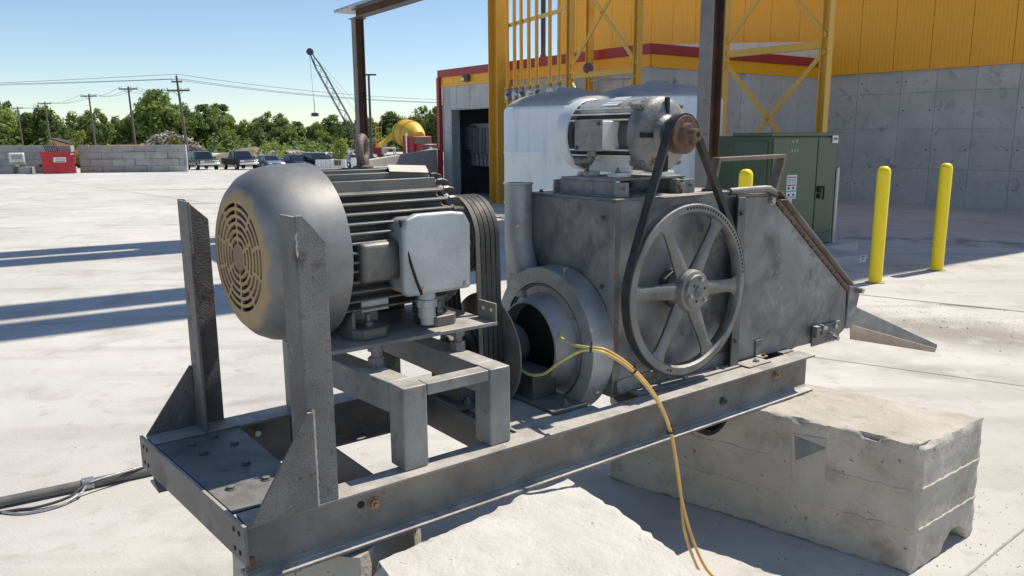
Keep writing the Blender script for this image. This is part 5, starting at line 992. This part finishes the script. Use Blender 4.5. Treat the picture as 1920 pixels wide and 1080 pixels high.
# ---- parked vehicles
def car(kind, paint, loc, rz, label):
    x_, y_ = loc; e = empty({'suv': 'parked_suv', 'pickup': 'pickup_truck', 'sedan': 'parked_sedan', 'cross': 'parked_suv'}[kind], (x_, y_, gz(x_, y_)), rz, label, {'suv': 'car', 'pickup': 'truck', 'sedan': 'car', 'cross': 'car'}[kind], 'vehicles parked in the far row')
    P = dict(suv=(5.5, 1.0, .55, 1.12, 1.85, (-2.65, -2.55, .55, 1.15), .36, 1.85), pickup=(5.8, 1.0, .58, 1.16, 1.88, (-.75, -.55, .85, 1.5), .40, 1.9), sedan=(4.7, .9, .42, .92, 1.43, (-1.75, -1.0, .45, 1.25), .32, 1.4), cross=(4.6, .93, .5, 1.02, 1.66, (-2.2, -1.9, .4, 1.1), .35, 1.6))[kind]
    Ln, hw, zl, zb, zr, (g0, g1, g2, g3), wr, wx = P; h = Ln / 2; hood = zb - (.10 if kind in ('sedan', 'cross') else .03)
    nose = zl + .05
    side = [(-h, nose), (-h + .05, zb - .08), (-h + .12, zb), (g3 if kind != 'pickup' else g3, zb), (h - .35, hood), (h - .08, hood - .10), (h, hood - .3), (h - .02, zl), (h - .3, zl - .12), (-h + .3, zl - .12)]
    b = MB(); b.prism(side, 'y', -hw, hw); b.build('body', paint, e, .07, seg=3)
    b = MB(); tw = hw * .78
    b.hexa([(g0, -hw * .97, zb - .02), (g3, -hw * .97, zb - .02), (g3, hw * .97, zb - .02), (g0, hw * .97, zb - .02), (g1, -tw, zr), (g2, -tw, zr), (g2, tw, zr), (g1, tw, zr)]); cb = b.build('cabin', paint, e, .05, seg=2)
    def lerp(a, c, t): return Vector(a).lerp(Vector(c), t)
    def pane(q, nm='window'):
        q = [Vector(p) for p in q]; n_ = (q[1] - q[0]).cross(q[3] - q[0]).normalized(); c = sum(q, Vector()) / 4
        if n_.dot(c - Vector((0, 0, zb + .2))) < 0: n_ = -n_
        b = MB(); b.hexa([p - n_ * .02 for p in q] + [p + n_ * .012 for p in q]); b.build(nm, M['glass'], e)
    ws = [(g3, -hw * .97, zb), (g3, hw * .97, zb), (g2, tw, zr), (g2, -tw, zr)]
    def inset(q, a, c_, lo, hi): 
        A, B_, C_, D_ = map(Vector, q); bot = lambda s: A.lerp(B_, s); top_ = lambda s: D_.lerp(C_, s)
        return [bot(a).lerp(top_(a), lo), bot(c_).lerp(top_(c_), lo), bot(c_).lerp(top_(c_), hi), bot(a).lerp(top_(a), hi)]
    pane(inset(ws, .06, .94, .05, .92), 'windscreen')
    rs_ = [(g0, hw * .97, zb), (g0, -hw * .97, zb), (g1, -tw, zr), (g1, tw, zr)]; pane(inset(rs_, .08, .92, .1, .88), 'rear_window')
    for s in (-1, 1):
        sd_ = [(g0, s * hw * .97, zb), (g3, s * hw * .97, zb), (g2, s * tw, zr), (g1, s * tw, zr)]
        for a, c in (((.04, .30), (.33, .60), (.63, .93)) if kind in ('suv', 'cross') else ((.08, .46), (.50, .92))): pane(inset(sd_, a, c, .12, .86))
        b = MB(); b.box(g3 - .45, g3 - .28, s * (hw + .14) - .09, s * (hw + .14) + .09, zb, zb + .2); b.build('mirror', paint, e, .03)
        b = MB(); b.box(h - .16, h - .0, s * hw * .72 - .2, s * hw * .72 + .2, hood - .33, hood - .14); b.build('headlight', M['lamp'], e, .03)
        for wx_ in (-Ln * .30, Ln * .315):
            b = MB(); b.lathe([(-.12, wr * .6), (-.12, wr * .95), (-.10, wr), (.10, wr), (.12, wr * .95), (.12, wr * .62)], (wx_, s * (hw - .08), wr), (0, 1, 0), 22, True, True); wl = b.build('wheel', M['tyre'], e)
            b = MB(); b.lathe([(0, wr * .60), (.02, wr * .5), (.0, .05)], (wx_, s * (hw + .045), wr), (0, s, 0), 18, False, True); b.build('rim', M['chrome'], wl)
    truck = kind in ('suv', 'pickup')
    b = MB(); b.box(h - .02, h + .035, -hw * .55, hw * .55, hood - .36, hood - .13); b.build('grille', M['chrome'] if truck else M['black'], e, .01)
    if truck: b = MB(); b.box(h + .036, h + .045, -hw * .5, hw * .5, hood - .31, hood - .25); b.box(h + .036, h + .045, -hw * .5, hw * .5, hood - .22, hood - .17); b.build('grille_gap', M['black'], e)
    b = MB(); b.box(h - .1, h + .10, -hw * .98, hw * .98, zl - .02, zl + .2); b.build('bumper', M['chrome'] if truck else paint, e, .04)
    if truck: b = MB(); b.box(-Ln * .46, h - .1, -hw - .012, -hw + .01, zl + .02, zl + .1); b.build('side_trim', M['chrome'] if kind == 'suv' else M['black'], e)
    if kind == 'pickup':
        b = MB(); b.box(-h + .12, g0 - .1, -hw + .1, hw - .1, zb - .3, zb + .012); b.build('cargo_bed', M['tyre'], e)
    return e
def paint(n, c, metal=.3): return mat(n, c, rough=.22, metal=metal, spec=.6)
hd_ = R(-53)
car('suv', paint('paint_green', (.035, .075, .065)), (-32.0, 82.6), hd_, 'dark green older suv with chrome bumper, leftmost parked vehicle')
car('pickup', paint('paint_navy', (.018, .024, .04)), (-28.0, 82.4), hd_, 'dark pickup truck parked right of the green suv')
car('sedan', paint('paint_silverblue', (.22, .28, .33)), (-25.2, 83.0), hd_, 'silver blue sedan parked beside the dark pickup')
car('sedan', paint('paint_blue', (.022, .038, .065)), (-22.6, 83.4), hd_, 'dark blue sedan parked between silver sedan and black crossover')
car('cross', paint('paint_black', (.015, .018, .024)), (-20.1, 82.8), hd_, 'black crossover, rightmost vehicle of the parked row')
car('sedan', paint('paint_pale', (.35, .42, .48)), (-16.3, 88.0), R(-40), 'pale blue sedan partly hidden behind the rusty eye bolt')
z = gz(-17.5, 77); e = empty('white_barrier', (-17.2, 76.5, z), R(-4), 'long low white barrier with a brown panel right of the parked cars', 'barrier')
b = MB(); b.box(-1.55, 1.4, -.1, .1, .05, 1.0); b.build('panel', M['white'], e, .02)
for k in range(7): b = MB(); b.box(-1.4 + k * .42, -1.37 + k * .42, -.14, -.101, .02, 1.05); b.build('slat_post', M['galv'], e)
b = MB(); b.box(.25, .95, -.13, -.105, .45, .95); b.build('brown_panel', M['rust'], e)
b = MB(); b.box(-.35, .3, -.2, .2, 0, 1.15); tag(b.build('white_cabinet', M['white'], None, .02, loc=(-14.9, 76.2, gz(-14.9, 76))), 'white cabinet at the right end of the low white barrier', 'cabinet')

# ---- bank, rubble heaps
def heap(name, cx, cy, rx, ry, h, n, seed, label, m, kind=None):
    rs = random.Random(seed); b = MB(); vs = []; fs = []; NR, NA = 12, 48
    for i in range(NR + 1):
        for j in range(NA):
            a = 2 * math.pi * j / NA; r = i / NR; p = Vector((r * rx * math.cos(a), r * ry * math.sin(a), 0)); s = max(0, 1 - r ** 1.5) * h
            p.z = s * (1 + .25 * noise.noise(p * .35 + Vector((seed, 0, 0)))) + .35 * noise.noise(p * .9 + Vector((seed, 3, 0))) * min(1, s); vs.append(p)
    for i in range(NR):
        for j in range(NA): k = (j + 1) % NA; fs.append((i * NA + j, i * NA + k, (i + 1) * NA + k, (i + 1) * NA + j))
    b.add(vs, fs); o = b.build(name, m, None, loc=(cx, cy, gz(cx, cy) - .15), recalc=True, smooth=60)
    return o
tag(heap('dirt_bank', -31, 100, 13, 5, 2.3, 0, 4, None, M['dirt']), None, kind='structure'); tag(heap('dirt_bank', -17, 104, 12, 4, 1.5, 0, 9, None, M['dirt']), None, kind='structure')
tag(heap('dirt_bank', -60, 112, 26, 6, 2.2, 0, 14, None, M['dirt']), None, kind='structure')
def rubble(cx, cy, rx, ry, h, n, seed, label, cols, sz):
    rs = random.Random(seed); e = empty('rubble_heap', (cx, cy, gz(cx, cy)), 0, label, 'rubble')
    core = heap('core', cx, cy, rx, ry, h * .92, 0, seed, None, M['dirt']); core.parent = e; core.location = (0, 0, -.15)
    for ci, m in enumerate(cols):
        b = MB()
        for _ in range(n // len(cols)):
            a = rs.uniform(0, 2 * math.pi); r = math.sqrt(rs.random()) * .98; z = max(0, 1 - r ** 1.5) * h; c = Vector((r * rx * math.cos(a), r * ry * math.sin(a), z * rs.uniform(.93, 1.05)))
            q = Vector((rs.gauss(0, 1), rs.gauss(0, 1), rs.gauss(0, .6))).normalized(); u = q.orthogonal().normalized(); w_ = q.cross(u); s = rs.uniform(*sz); b.obox(c, q * s * rs.uniform(.8, 2.2), u * s * rs.uniform(.25, .8), w_ * s * rs.uniform(.2, .5))
        tag(b.build('debris', m, e, smooth=0), None, kind='stuff')
    return e
M['deb1'] = mat('debris_grey', (.26, .25, .24), (.40, .39, .37), 1.5, .9); M['deb2'] = mat('debris_brown', (.17, .13, .10), (.27, .21, .16), 1.5, .9); M['deb3'] = mat('debris_pale', (.45, .44, .41), (.55, .54, .5), 1.5, .9)
rubble(-42.5, 100, 6.2, 4.5, 4.1, 900, 31, 'tall grey brown heap of scrap behind the end of the block wall', (M['deb1'], M['deb2'], M['deb2']), (.12, .34))
rubble(-26.5, 96, 4.5, 2.2, 1.7, 420, 37, 'low heap of pale broken concrete behind the sedans', (M['deb1'], M['deb3'], M['deb2']), (.12, .36))
rubble(-19.5, 97, 5, 2.4, 1.9, 420, 41, 'wide heap of pale broken concrete behind the black crossover', (M['deb1'], M['deb3'], M['deb2']), (.12, .36))
# ---- plant machinery in the distance
def loader(loc, rz, m, label, name='wheel_loader'):
    e = empty(name, (*loc, gz(*loc)), rz, label, 'loader', 'machines parked beyond the yard')
    b = MB(); b.prism([(-2.6, .9), (-2.6, 1.9), (-.8, 2.0), (-.8, 1.4), (1.6, 1.3), (1.6, .8)], 'y', -.85, .85); b.build('body', m, e, .06)
    b = MB(); b.hexa([(-.8, -.7, 1.8), (.5, -.7, 1.4), (.5, .7, 1.4), (-.8, .7, 1.8), (-.7, -.65, 3.1), (.35, -.65, 3.1), (.35, .65, 3.1), (-.7, .65, 3.1)]); b.build('cab_glass', M['glass'], e, .03)
    b = MB(); b.box(-.85, .5, -.75, .75, 3.1, 3.22); b.build('cab_roof', m, e, .03)
    for sx in (-1.7, 1.3):
        for s in (-1, 1): b = MB(); b.lathe([(-.28, .45), (-.28, .72), (-.2, .78), (.2, .78), (.28, .72), (.28, .45)], (sx, s * 1.05, .78), (0, 1, 0), 20, True, True); b.build('wheel', M['tyre'], e)
    for s in (-.55, .55): b = MB(); b.bar((1.2, s, 1.4), (3.0, s, .8), .16, .3); b.build('lift_arm', m, e)
    b = MB(); b.prism([(3.0, .2), (3.0, 1.3), (3.2, 1.4), (3.25, .45), (4.0, .25)], 'y', -1.3, 1.3); b.build('bucket', m, e)
    return e
loader((-22.6, 106), R(200), M['oplant'], 'orange wheel loader among the rubble behind the crossover')
loader((-19.3, 103), R(150), M['yplant'], 'yellow wheel loader with pale cab left of the crane boom')
z = gz(-54.5, 100)
e = empty('dump_trailer', (-54.0, 98, z), R(4), 'tilted tan steel trailer body showing above the block wall', 'trailer')
b = MB(); b.hexa([(-2.2, -1, 1.6), (2.6, -1, 1.5), (2.6, 1, 1.5), (-2.2, 1, 1.6), (-1.7, -1.1, 3.55), (2.6, -1.1, 2.2), (2.6, 1.1, 2.2), (-1.7, 1.1, 3.55)]); b.build('box', M['oplant'], e, .04)
b = MB(); b.hexa([(-1.75, -1.15, 3.57), (1.2, -1.15, 2.75), (1.2, 1.15, 2.75), (-1.75, 1.15, 3.57), (-1.75, -1.15, 3.67), (1.2, -1.15, 2.83), (1.2, 1.15, 2.83), (-1.75, 1.15, 3.67)]); b.build('cover', M['wire'], e)
b = MB(); b.box(-.6, .6, -1.08, -1.02, 2.1, 2.6); b.build('hatch', M['black'], e)
for sx in (-1.4, 1.6):
    for s in (-1, 1): b = MB(); b.cyl((sx, s * .95, .5), (sx, s * 1.2, .5), .5, n=18); b.build('wheel', M['tyre'], e)
b = MB(); b.box(-2.2, 2.6, -.8, .8, .7, 1.49); b.build('chassis', M['wire'], e)
e = empty('flat_trailer', (-47.0, 99, gz(-47, 99)), R(4), 'low orange flat trailer behind the block wall left of the scrap heap', 'trailer')
b = MB(); b.box(-2.5, 2.5, -1.1, 1.1, 2.3, 2.75); b.build('deck', M['oplant'], e, .03)
b = MB(); b.box(-2.3, 2.3, -.9, .9, .9, 2.29); b.build('chassis', M['wire'], e)
for sx in (-1.6, 1.6): b = MB(); b.cyl((sx, -1.15, .5), (sx, 1.15, .5), .5, n=18); b.build('wheel', M['tyre'], e)
e = empty('red_container', (-17.0, 100, gz(-17, 100)), R(8), 'dark red container standing beyond the ramp wall', 'container')
b = MB(); b.box(-1.9, 1.1, -1.2, 1.2, .15, 2.75); b.build('box', M['red'], e, .03)
for k in range(9): b = MB(); b.box(-1.8 + k * .32, -1.68 + k * .32, -1.25, -1.2005, .3, 2.6); b.build('rib', M['red'], e)
e = empty('red_tractor', (-14.4, 95, gz(-14.4, 95)), R(-70), 'small red tractor with white cab beside the mixer truck', 'tractor')
b = MB(); b.prism([(-.6, .6), (-.6, 1.2), (1.5, 1.25), (1.7, 1.1), (1.7, .6)], 'y', -.4, .4); b.build('body', M['redpaint'], e, .06)
b = MB(); b.box(-1.1, -.05, -.75, .75, 2.1, 2.2); b.build('cab_roof', M['white'], e, .03)
for sx, sy in ((-1.05, -.7), (-.1, -.7), (-1.05, .7), (-.1, .7)): b = MB(); b.box(sx - .05, sx + .05, sy - .05, sy + .05, 1.0, 2.1); b.build('cab_post', M['white'], e)
for sx, r in ((-.7, .7), (1.3, .45)):
    for s in (-1, 1): b = MB(); b.cyl((sx, s * .55, r), (sx, s * .9, r), r, n=20); b.build('wheel', M['tyre'], e)
# mixer truck: heads towards the camera, slightly to the right
e = empty('mixer_truck', (-9.9, 86, gz(-10.3, 86)), R(-50), 'concrete mixer truck with yellow drum and dark red cab behind the ramp wall', 'truck')
e.scale = (1.15,) * 3; ax = Vector((.93, 0, -.20)).normalized(); c0 = Vector((-4.4, .45, 3.55))
b = MB(); b.lathe([(0, .55), (.5, .85), (1.3, 1.22), (1.9, 1.32), (2.6, 1.30), (3.3, 1.05), (3.9, .62), (3.95, .1)], c0, ax, 36, True, True); b.build('drum', M['yplant'], e, smooth=40)
b = MB(); b.lathe([(1.25, 1.20), (1.25, 1.27), (1.37, 1.30), (1.37, 1.23)], c0, ax, 36); b.lathe([(2.5, 1.28), (2.5, 1.35), (2.62, 1.34), (2.62, 1.27)], c0, ax, 36); b.build('drum_ring', M['oplant'], e)
b = MB(); b.cyl((-1.35, -.55, 2.75), (-1.31, -.60, 2.75), .3, n=18); b.build('drum_hatch', M['black'], e)
b = MB(); b.box(-1.2, .6, -1.05, 1.05, 1.2, 2.9); b.build('cab', M['red'], e, .08)
b = MB(); b.box(.6, 1.9, -.8, .8, 1.0, 2.2); b.build('bonnet', M['red'], e, .08)
b = MB(); b.box(1.9, 1.97, -.72, .72, 1.15, 2.12); b.build('grille', M['wire'], e, .02)
b = MB(); b.box(1.971, 1.99, -.42, .42, 1.55, 1.75); b.box(1.971, 1.99, -.16, .16, 1.4, 1.95); b.build('emblem', M['galv'], e)
b = MB(); b.hexa([(.605, -.95, 2.25), (.625, -.95, 2.25), (.625, .95, 2.25), (.605, .95, 2.25), (.601, -.85, 2.8), (.62, -.85, 2.8), (.62, .85, 2.8), (.601, .85, 2.8)]); b.build('windscreen', M['glass'], e)
b = MB(); b.cyl((-.2, -1.2, 1.0), (-.2, -1.2, 3.2), .09, n=12); b.build('exhaust_stack', M['chrome'], e)
for sx in (-4.3, -3.2, 1.2):
    for s in (-1, 1): b = MB(); b.cyl((sx, s * .75, .5), (sx, s * 1.1, .5), .5, n=20); b.build('wheel', M['tyre'], e)
b = MB(); b.box(-5, 1.6, -.45, .45, .8, 1.1); b.build('chassis', M['wire'], e)
for k in range(4): b = MB(); b.cyl((-5.0 - .0, -1.6, 2.1 + k * .55), (-4.0, -1.6, 2.1 + k * .55), .03, n=6); b.build('platform_rail', M['yplant'], e)
for sx in (-5.0, -4.5, -4.0): b = MB(); b.cyl((sx, -1.6, 1.9), (sx, -1.6, 3.85), .03, n=6); b.build('platform_post', M['yplant'], e)
b = MB(); b.box(-5.1, -3.9, -1.7, -.8, 1.85, 1.95); b.build('platform', M['yplant'], e)
b = MB(); b.tube([(-4.8, .3, 3.2), (-5.2, -.2, 2.6), (-5.2, -1.2, 2.0)], .22, 10); b.build('chute', M['yplant'], e)

# ---- crane
e = empty('lattice_crane', (-21.8, 120, gz(-21.8, 120)), 0, 'dark lattice boom crane with hanging round weight above the trees', 'crane'); zg = gz(-21.8, 120)
base, tip = Vector((-.2, 0, 1.6)), Vector((-7.55, 0, 14.1 - zg)); d = (tip - base).normalized(); sd2 = Vector((d.z, 0, -d.x)); N_ = 18
M['boom'] = mat('boom_paint', (.05, .055, .065), rough=.5)
def wdt(t): return .42 * min(1, (1 - t) * 5 + .25) * min(1, t * 6 + .4)
for s in (-1, 1):
    for dy in (-1, 1):
        b = MB(); b.tube([base.lerp(tip, t) + sd2 * s * wdt(t) + Vector((0, dy * wdt(t), 0)) for t in [i / 12 for i in range(13)]], .07, 6); b.build('chord', M['boom'], e)
for k in range(N_):
    t0, t1 = k / N_, (k + 1) / N_
    for dy in (-1, 1):
        s = 1 if k % 2 else -1; b = MB(); b.tube([base.lerp(tip, t0) + sd2 * s * wdt(t0) + Vector((0, dy * wdt(t0), 0)), base.lerp(tip, t1) - sd2 * s * wdt(t1) + Vector((0, dy * wdt(t1), 0))], .032, 5); b.build('lacing', M['boom'], e)
b = MB(); b.cyl(tip + Vector((0, -.25, 0)), tip + Vector((0, .25, 0)), .5, n=18); b.build('head_sheave', M['boom'], e)
b = MB(); b.cyl(tip + Vector((-.1, 0, 0)), Vector((-7.35, 0, 6.2 - zg)), .025, n=6); b.cyl(Vector((-7.35, 0, 7.3 - zg)), Vector((-7.3, 0, 5.4 - zg)), .05, n=6); b.build('hoist_line', M['boom'], e)
b = MB(); b.lathe([(0, .5), (.05, .56), (.45, .56), (.55, .35)], Vector((-7.3, 0, 4.85 - zg)), (0, 0, 1), 22, True, True); b.build('magnet', M['boom'], e)
for q in ((2.0, 0, 5.0), (1.2, 0, 4.0)): b = MB(); b.cyl(tip, q, .022, n=5); b.build('pendant', M['boom'], e)
b = MB(); b.box(-1.5, 3.0, -1.4, 1.4, 1.2, 3.0); b.build('house', M['boom'], e, .05)
b = MB(); b.box(-1.4, .1, -1.45, -.6, 1.5, 3.4); b.build('cab', M['glass'], e, .05)
for s in (-1.4, 1.4): b = MB(); b.prism([(-2.2, .3), (-1.9, .0), (2.6, .0), (2.9, .3), (2.9, .7), (2.6, 1.0), (-1.9, 1.0), (-2.2, .7)], 'y', s - .35, s + .35); b.build('track', M['tyre'], e)
# ---- lamp post
e = empty('lamp_post', (-12.2, 70, gz(-12.5, 70)), 0, 'thin black lamp post with one flat head beside the rusty canopy post', 'lamp post')
b = MB(); b.cyl((0, 0, 0), (-.0, 0, 8.2), .13, .09, 12); b.build('pole', M['wire'], e)
b = MB(); b.box(-.25, .65, -.18, .18, 8.15, 8.28); b.build('head', M['wire'], e, .03)
# ---- utility poles and wires
heads = []
for i, (px, d_, zt) in enumerate(((-38.6, 95, 8.95), (-53.0, 113, 8.9), (-68.2, 131.5, 8.9), (-91.3, 159, 8.9), (-110.8, 182, 8.9), (-135.5, 211, 8.9))):
    zg = gz(px, d_); e = empty('utility_pole', (px, d_, zg), 0, ('tall wooden power pole with double crossarm behind the parked suv', 'second wooden power pole from the right, single crossarm', 'third wooden power pole from the right, above the block wall', 'fourth wooden power pole from the right, against the trees', 'fifth wooden power pole from the right, thin against the trees', 'leftmost wooden power pole against the trees')[i], 'utility pole', 'wooden power poles'); H_ = zt - zg
    b = MB(); b.cyl((.35 if i == 0 else .15, 0, 0), (-.35 if i == 0 else -.15, 0, H_), .19, .12, 12); b.build('pole', M['wood'], e)
    arm = H_ - (1.65 if i == 0 else .35); x0 = -.25 if i == 0 else -.15
    b = MB(); b.box(x0 - 1.35, x0 + 1.35, -.13, -.02, arm - .1, arm + .1) if i == 0 else b.box(x0 - 1.3, x0 + 1.3, -.13, -.02, arm - .09, arm + .09); b.build('crossarm', M['wood'], e)
    for s in (-1, 1): b = MB(); b.bar((x0, -.14, arm - .6), (x0 + s * .6, -.14, arm - .08), .05, .03, (0, 1, 0)); b.build('arm_brace', M['wood'], e)
    hs = []
    if i == 0:
        b = MB(); b.box(x0 - .7, x0 + .55, -.13, -.02, H_ - .75, H_ - .58); b.build('crossarm', M['wood'], e)
        tops = [(x0 - .62, H_ - .55), (x0 + .48, H_ - .55), (x0 - .05, H_)]
    else: tops = []
    tops += [(x0 - 1.2, arm + .1), (x0 + 1.2, arm + .1), (x0 + .35, arm + .1)]
    for tx, tz in tops:
        b = MB(); b.cyl((tx, -.07, tz), (tx, -.07, tz + .2), .05, n=8); b.build('insulator', M['galv'], e); hs.append(Vector((px + tx, d_ - .07, zg + tz + .2)))
    heads.append(hs)
def wire(p, q, sag, lab, r=.022):
    p, q = Vector(p), Vector(q); b = MB(); b.tube([p.lerp(q, t) - p + Vector((0, 0, -sag * 4 * t * (1 - t))) for t in [k / 24 for k in range(25)]], r, 5); tag(b.build('power_line', M['wire'], None, loc=p, recalc=False), lab, 'wire', 'overhead power lines')
for k in range(3): wire(heads[0][k], (-110 + k * 1.2, 95 + k * 1.5, 8.0 - .25 * k), .35, ('lowest', 'middle', 'topmost')[k] + ' power line running left from the tall pole out of the picture')
for k in range(3): wire(heads[0][k], (22 + k, 118 + k * 2, 7.9 + .15 * k), 2.1, ('left', 'right', 'topmost')[k] + ' insulator line sagging right from the tall pole towards the building')
for i in range(5):
    a = heads[i][3:] if i == 0 else heads[i]; c = heads[i + 1]
    for k in range(3): wire(a[k], c[k], .75, 'power line on the %s insulator between %s and %s pole from right' % (('left', 'right', 'inner')[k], ('first', 'second', 'third', 'fourth', 'fifth')[i], ('second', 'third', 'fourth', 'fifth', 'sixth')[i]), .02)

# ---------------------------------------------------------------- trees
def leaf_mat(name, c1, c2):
    m = mat(name, c1, c2, .35, .6, 0, None, 0, rnd=.3); t = m.node_tree; N = t.nodes; L = t.links; bs = N['Principled BSDF']; out = N['Material Output']
    col = bs.inputs['Base Color'].links[0].from_socket; tr = N.new('ShaderNodeBsdfTranslucent'); ms = N.new('ShaderNodeMixShader'); ms.inputs[0].default_value = .55
    L.new(col, tr.inputs[0]); L.new(bs.outputs[0], ms.inputs[1]); L.new(tr.outputs[0], ms.inputs[2]); L.new(ms.outputs[0], out.inputs[0]); return m
LM = [leaf_mat('leaf_bright', (.20, .27, .05), (.30, .36, .09)), leaf_mat('leaf_mid', (.15, .22, .05), (.23, .30, .075)), leaf_mat('leaf_dark', (.13, .19, .055), (.20, .26, .075))]
M['leaf_y'] = leaf_mat('leaf_yellow', (.20, .22, .03), (.28, .28, .05))
M['bark'] = mat('bark', (.08, .065, .05), (.14, .115, .09), 3, .95)
def crown_mesh(name, seed, ncl, nl, rx, rz, z0, m, leaf=.30, clr=(.8, 1.7)):
    rs = random.Random(seed); b = MB(); 
    for _ in range(ncl):
        while True:
            p = Vector((rs.uniform(-1, 1), rs.uniform(-1, 1), rs.uniform(-1, 1)))
            if p.length < 1 and (p.length > .35 or rs.random() < .4): break
        c = Vector((p.x * rx, p.y * rx, z0 + rz + p.z * rz)); c.x *= 1 - .35 * max(0, p.z); c.y *= 1 - .35 * max(0, p.z); r = rs.uniform(*clr)
        for _ in range(nl):
            d = Vector((rs.gauss(0, 1), rs.gauss(0, 1), rs.gauss(0, .8))).normalized(); q = c + d * r * rs.uniform(.55, 1.05); nrm = (d + Vector((rs.gauss(0, .5), rs.gauss(0, .5), rs.gauss(.35, .5)))).normalized()
            u = nrm.orthogonal().normalized(); a = rs.uniform(0, 6.28); v = nrm.cross(u); u, v = u * math.cos(a) + v * math.sin(a), v * math.cos(a) - u * math.sin(a); s = leaf * rs.uniform(.6, 1.35)
            b.add([q - u * s, q - v * s * .55, q + u * s, q + v * s * .55], [(0, 1, 2, 3)])
    me = b.mesh(name, False, 0); me.materials.append(m); return me
def trunk_mesh(name, seed, h, r, spread):
    rs = random.Random(seed); b = MB(); b.tube([(0, 0, -.2), (.05, 0, h * .3), (rs.uniform(-.2, .2), rs.uniform(-.2, .2), h * .6), (rs.uniform(-.3, .3), 0, h * .9)], lambda t: r * (1 - .8 * t), 8)
    for k in range(7):
        a = rs.uniform(0, 6.28); z = h * rs.uniform(.25, .7); l_ = spread * rs.uniform(.5, .9); b.tube([(0, 0, z), (l_ * .5 * math.cos(a), l_ * .5 * math.sin(a), z + l_ * .35), (l_ * math.cos(a), l_ * math.sin(a), z + l_ * .8)], lambda t: r * .45 * (1 - .8 * t), 6)
    me = b.mesh(name, True, 40); me.materials.append(M['bark']); return me
VAR = []
for v in range(6):
    rx, rz = ((4.2, 5.0), (3.6, 5.6), (4.8, 4.6), (3.4, 4.4), (4.4, 5.4), (5.0, 5.0))[v]
    VAR.append((crown_mesh('crown', 100 + v, 44, 105, rx, rz, .8, LM[(0, 1, 2, 0, 1, 2)[v]], .33), trunk_mesh('trunk', 200 + v, rz * 1.7, .28, rx)))
kinds = ('bright green', 'mid green', 'dark green')
rt = random.Random(5); TN = 0
# (image-independent) positions along an irregular belt some 200 m away
belt_ = []
for row, (y0, n, hs) in enumerate(((226, 30, 1.06), (212, 30, .95), (200, 28, .74))):
    for k in range(n):
        x_ = -152 + 140 * (k + .5 + rt.uniform(-.35, .35)) / n
        belt_.append((x_, y0 + rt.uniform(-4, 4), hs * rt.uniform(.72, 1.22) * (1.0 if x_ < -78 else .80 + .02 * 0), row))
belt_ += [(-85.5, 196, 1.28, 3), (-81, 199, 1.12, 3), (-90, 201, 1.15, 3), (-77, 203, 1.0, 3), (-138, 205, 1.22, 3), (-118, 203, 1.1, 3), (-17, 196, .92, 3), (-23, 198, .84, 3), (-11, 196, .8, 3)]
places = {0: 'in the back row', 1: 'in the middle row', 2: 'in the front row', 3: 'standing forward of the belt'}
belt_.sort(key=lambda t: t[0]); seen = {}
cnt = {0: 0, 1: 0, 2: 0, 3: 0}
def nth(n):
    tens = {20: 'twentieth', 30: 'thirtieth'}; base = ['zeroth', 'first', 'second', 'third', 'fourth', 'fifth', 'sixth', 'seventh', 'eighth', 'ninth', 'tenth', 'eleventh', 'twelfth', 'thirteenth', 'fourteenth', 'fifteenth', 'sixteenth', 'seventeenth', 'eighteenth', 'nineteenth']
    return base[n] if n < 20 else tens[n] if n in tens else ('twenty-' if n < 30 else 'thirty-') + base[n % 10]
for x_, y_, sc, row in belt_:
    v = rt.randrange(6) if row != 3 else rt.choice((2, 5, 1)); cnt[row] += 1
    e = empty('broadleaf_tree', (x_, y_, gz(x_, y_)), rt.uniform(0, 6.28), '%s tree %s of the far belt, %s from the left' % (kinds[(0, 1, 2, 0, 1, 2)[v]], places[row], nth(cnt[row])), 'tree', 'trees beyond the yard')
    e.scale = (sc * rt.uniform(.9, 1.15),) * 2 + (sc,)
    for nm, me in (('crown', VAR[v][0]), ('trunk', VAR[v][1])):
        o = bpy.data.objects.new(nm, me); C.objects.link(o); o.parent = e
# undergrowth that closes the belt at the bottom
b = MB(); rs = random.Random(77)
for _ in range(16000):
    x_ = rs.uniform(-155, 2); y_ = rs.uniform(192, 232); zz = gz(x_, y_) + abs(rs.gauss(0, 1.6)); q = Vector((x_, y_, zz)); nrm = Vector((rs.gauss(0, .6), rs.gauss(-.5, .6), rs.gauss(.6, .5))).normalized(); u = nrm.orthogonal().normalized(); v = nrm.cross(u); s = rs.uniform(.3, .75)
    b.add([q - u * s, q - v * s * .7, q + u * s, q + v * s * .7], [(0, 1, 2, 3)])
tag(b.build('undergrowth', LM[2], None, recalc=False, smooth=0), 'dense green undergrowth at the foot of the far tree belt', 'undergrowth', kind='stuff')
# small shrubs in the yard
def shrub(loc, h, r, label, m, seed):
    e = empty('shrub', (*loc, gz(*loc)), 0, label, 'shrub', 'young shrubs in the yard'); me = crown_mesh('crown', seed, 18, 60, r, h * .45, h * .1, m, .13, (.3, .7)); o = bpy.data.objects.new('crown', me); C.objects.link(o); o.parent = e
    me = trunk_mesh('trunk', seed, h * .8, .05, r); o = bpy.data.objects.new('trunk', me); C.objects.link(o); o.parent = e
shrub((-37.2, 89), 3.6, .9, 'yellow green shrub at the end of the block wall', M['leaf_y'], 11); shrub((-27.5, 91), 3.0, 1.5, 'bright green shrub behind the silver sedan', LM[0], 12)
shrub((-19.8, 93), 3.6, .8, 'slim bright sapling left of the crane boom', LM[0], 13); shrub((-49.5, 92), 4.2, 1.0, 'bright shrub rising behind the block wall near the third pole', M['leaf_y'], 14)
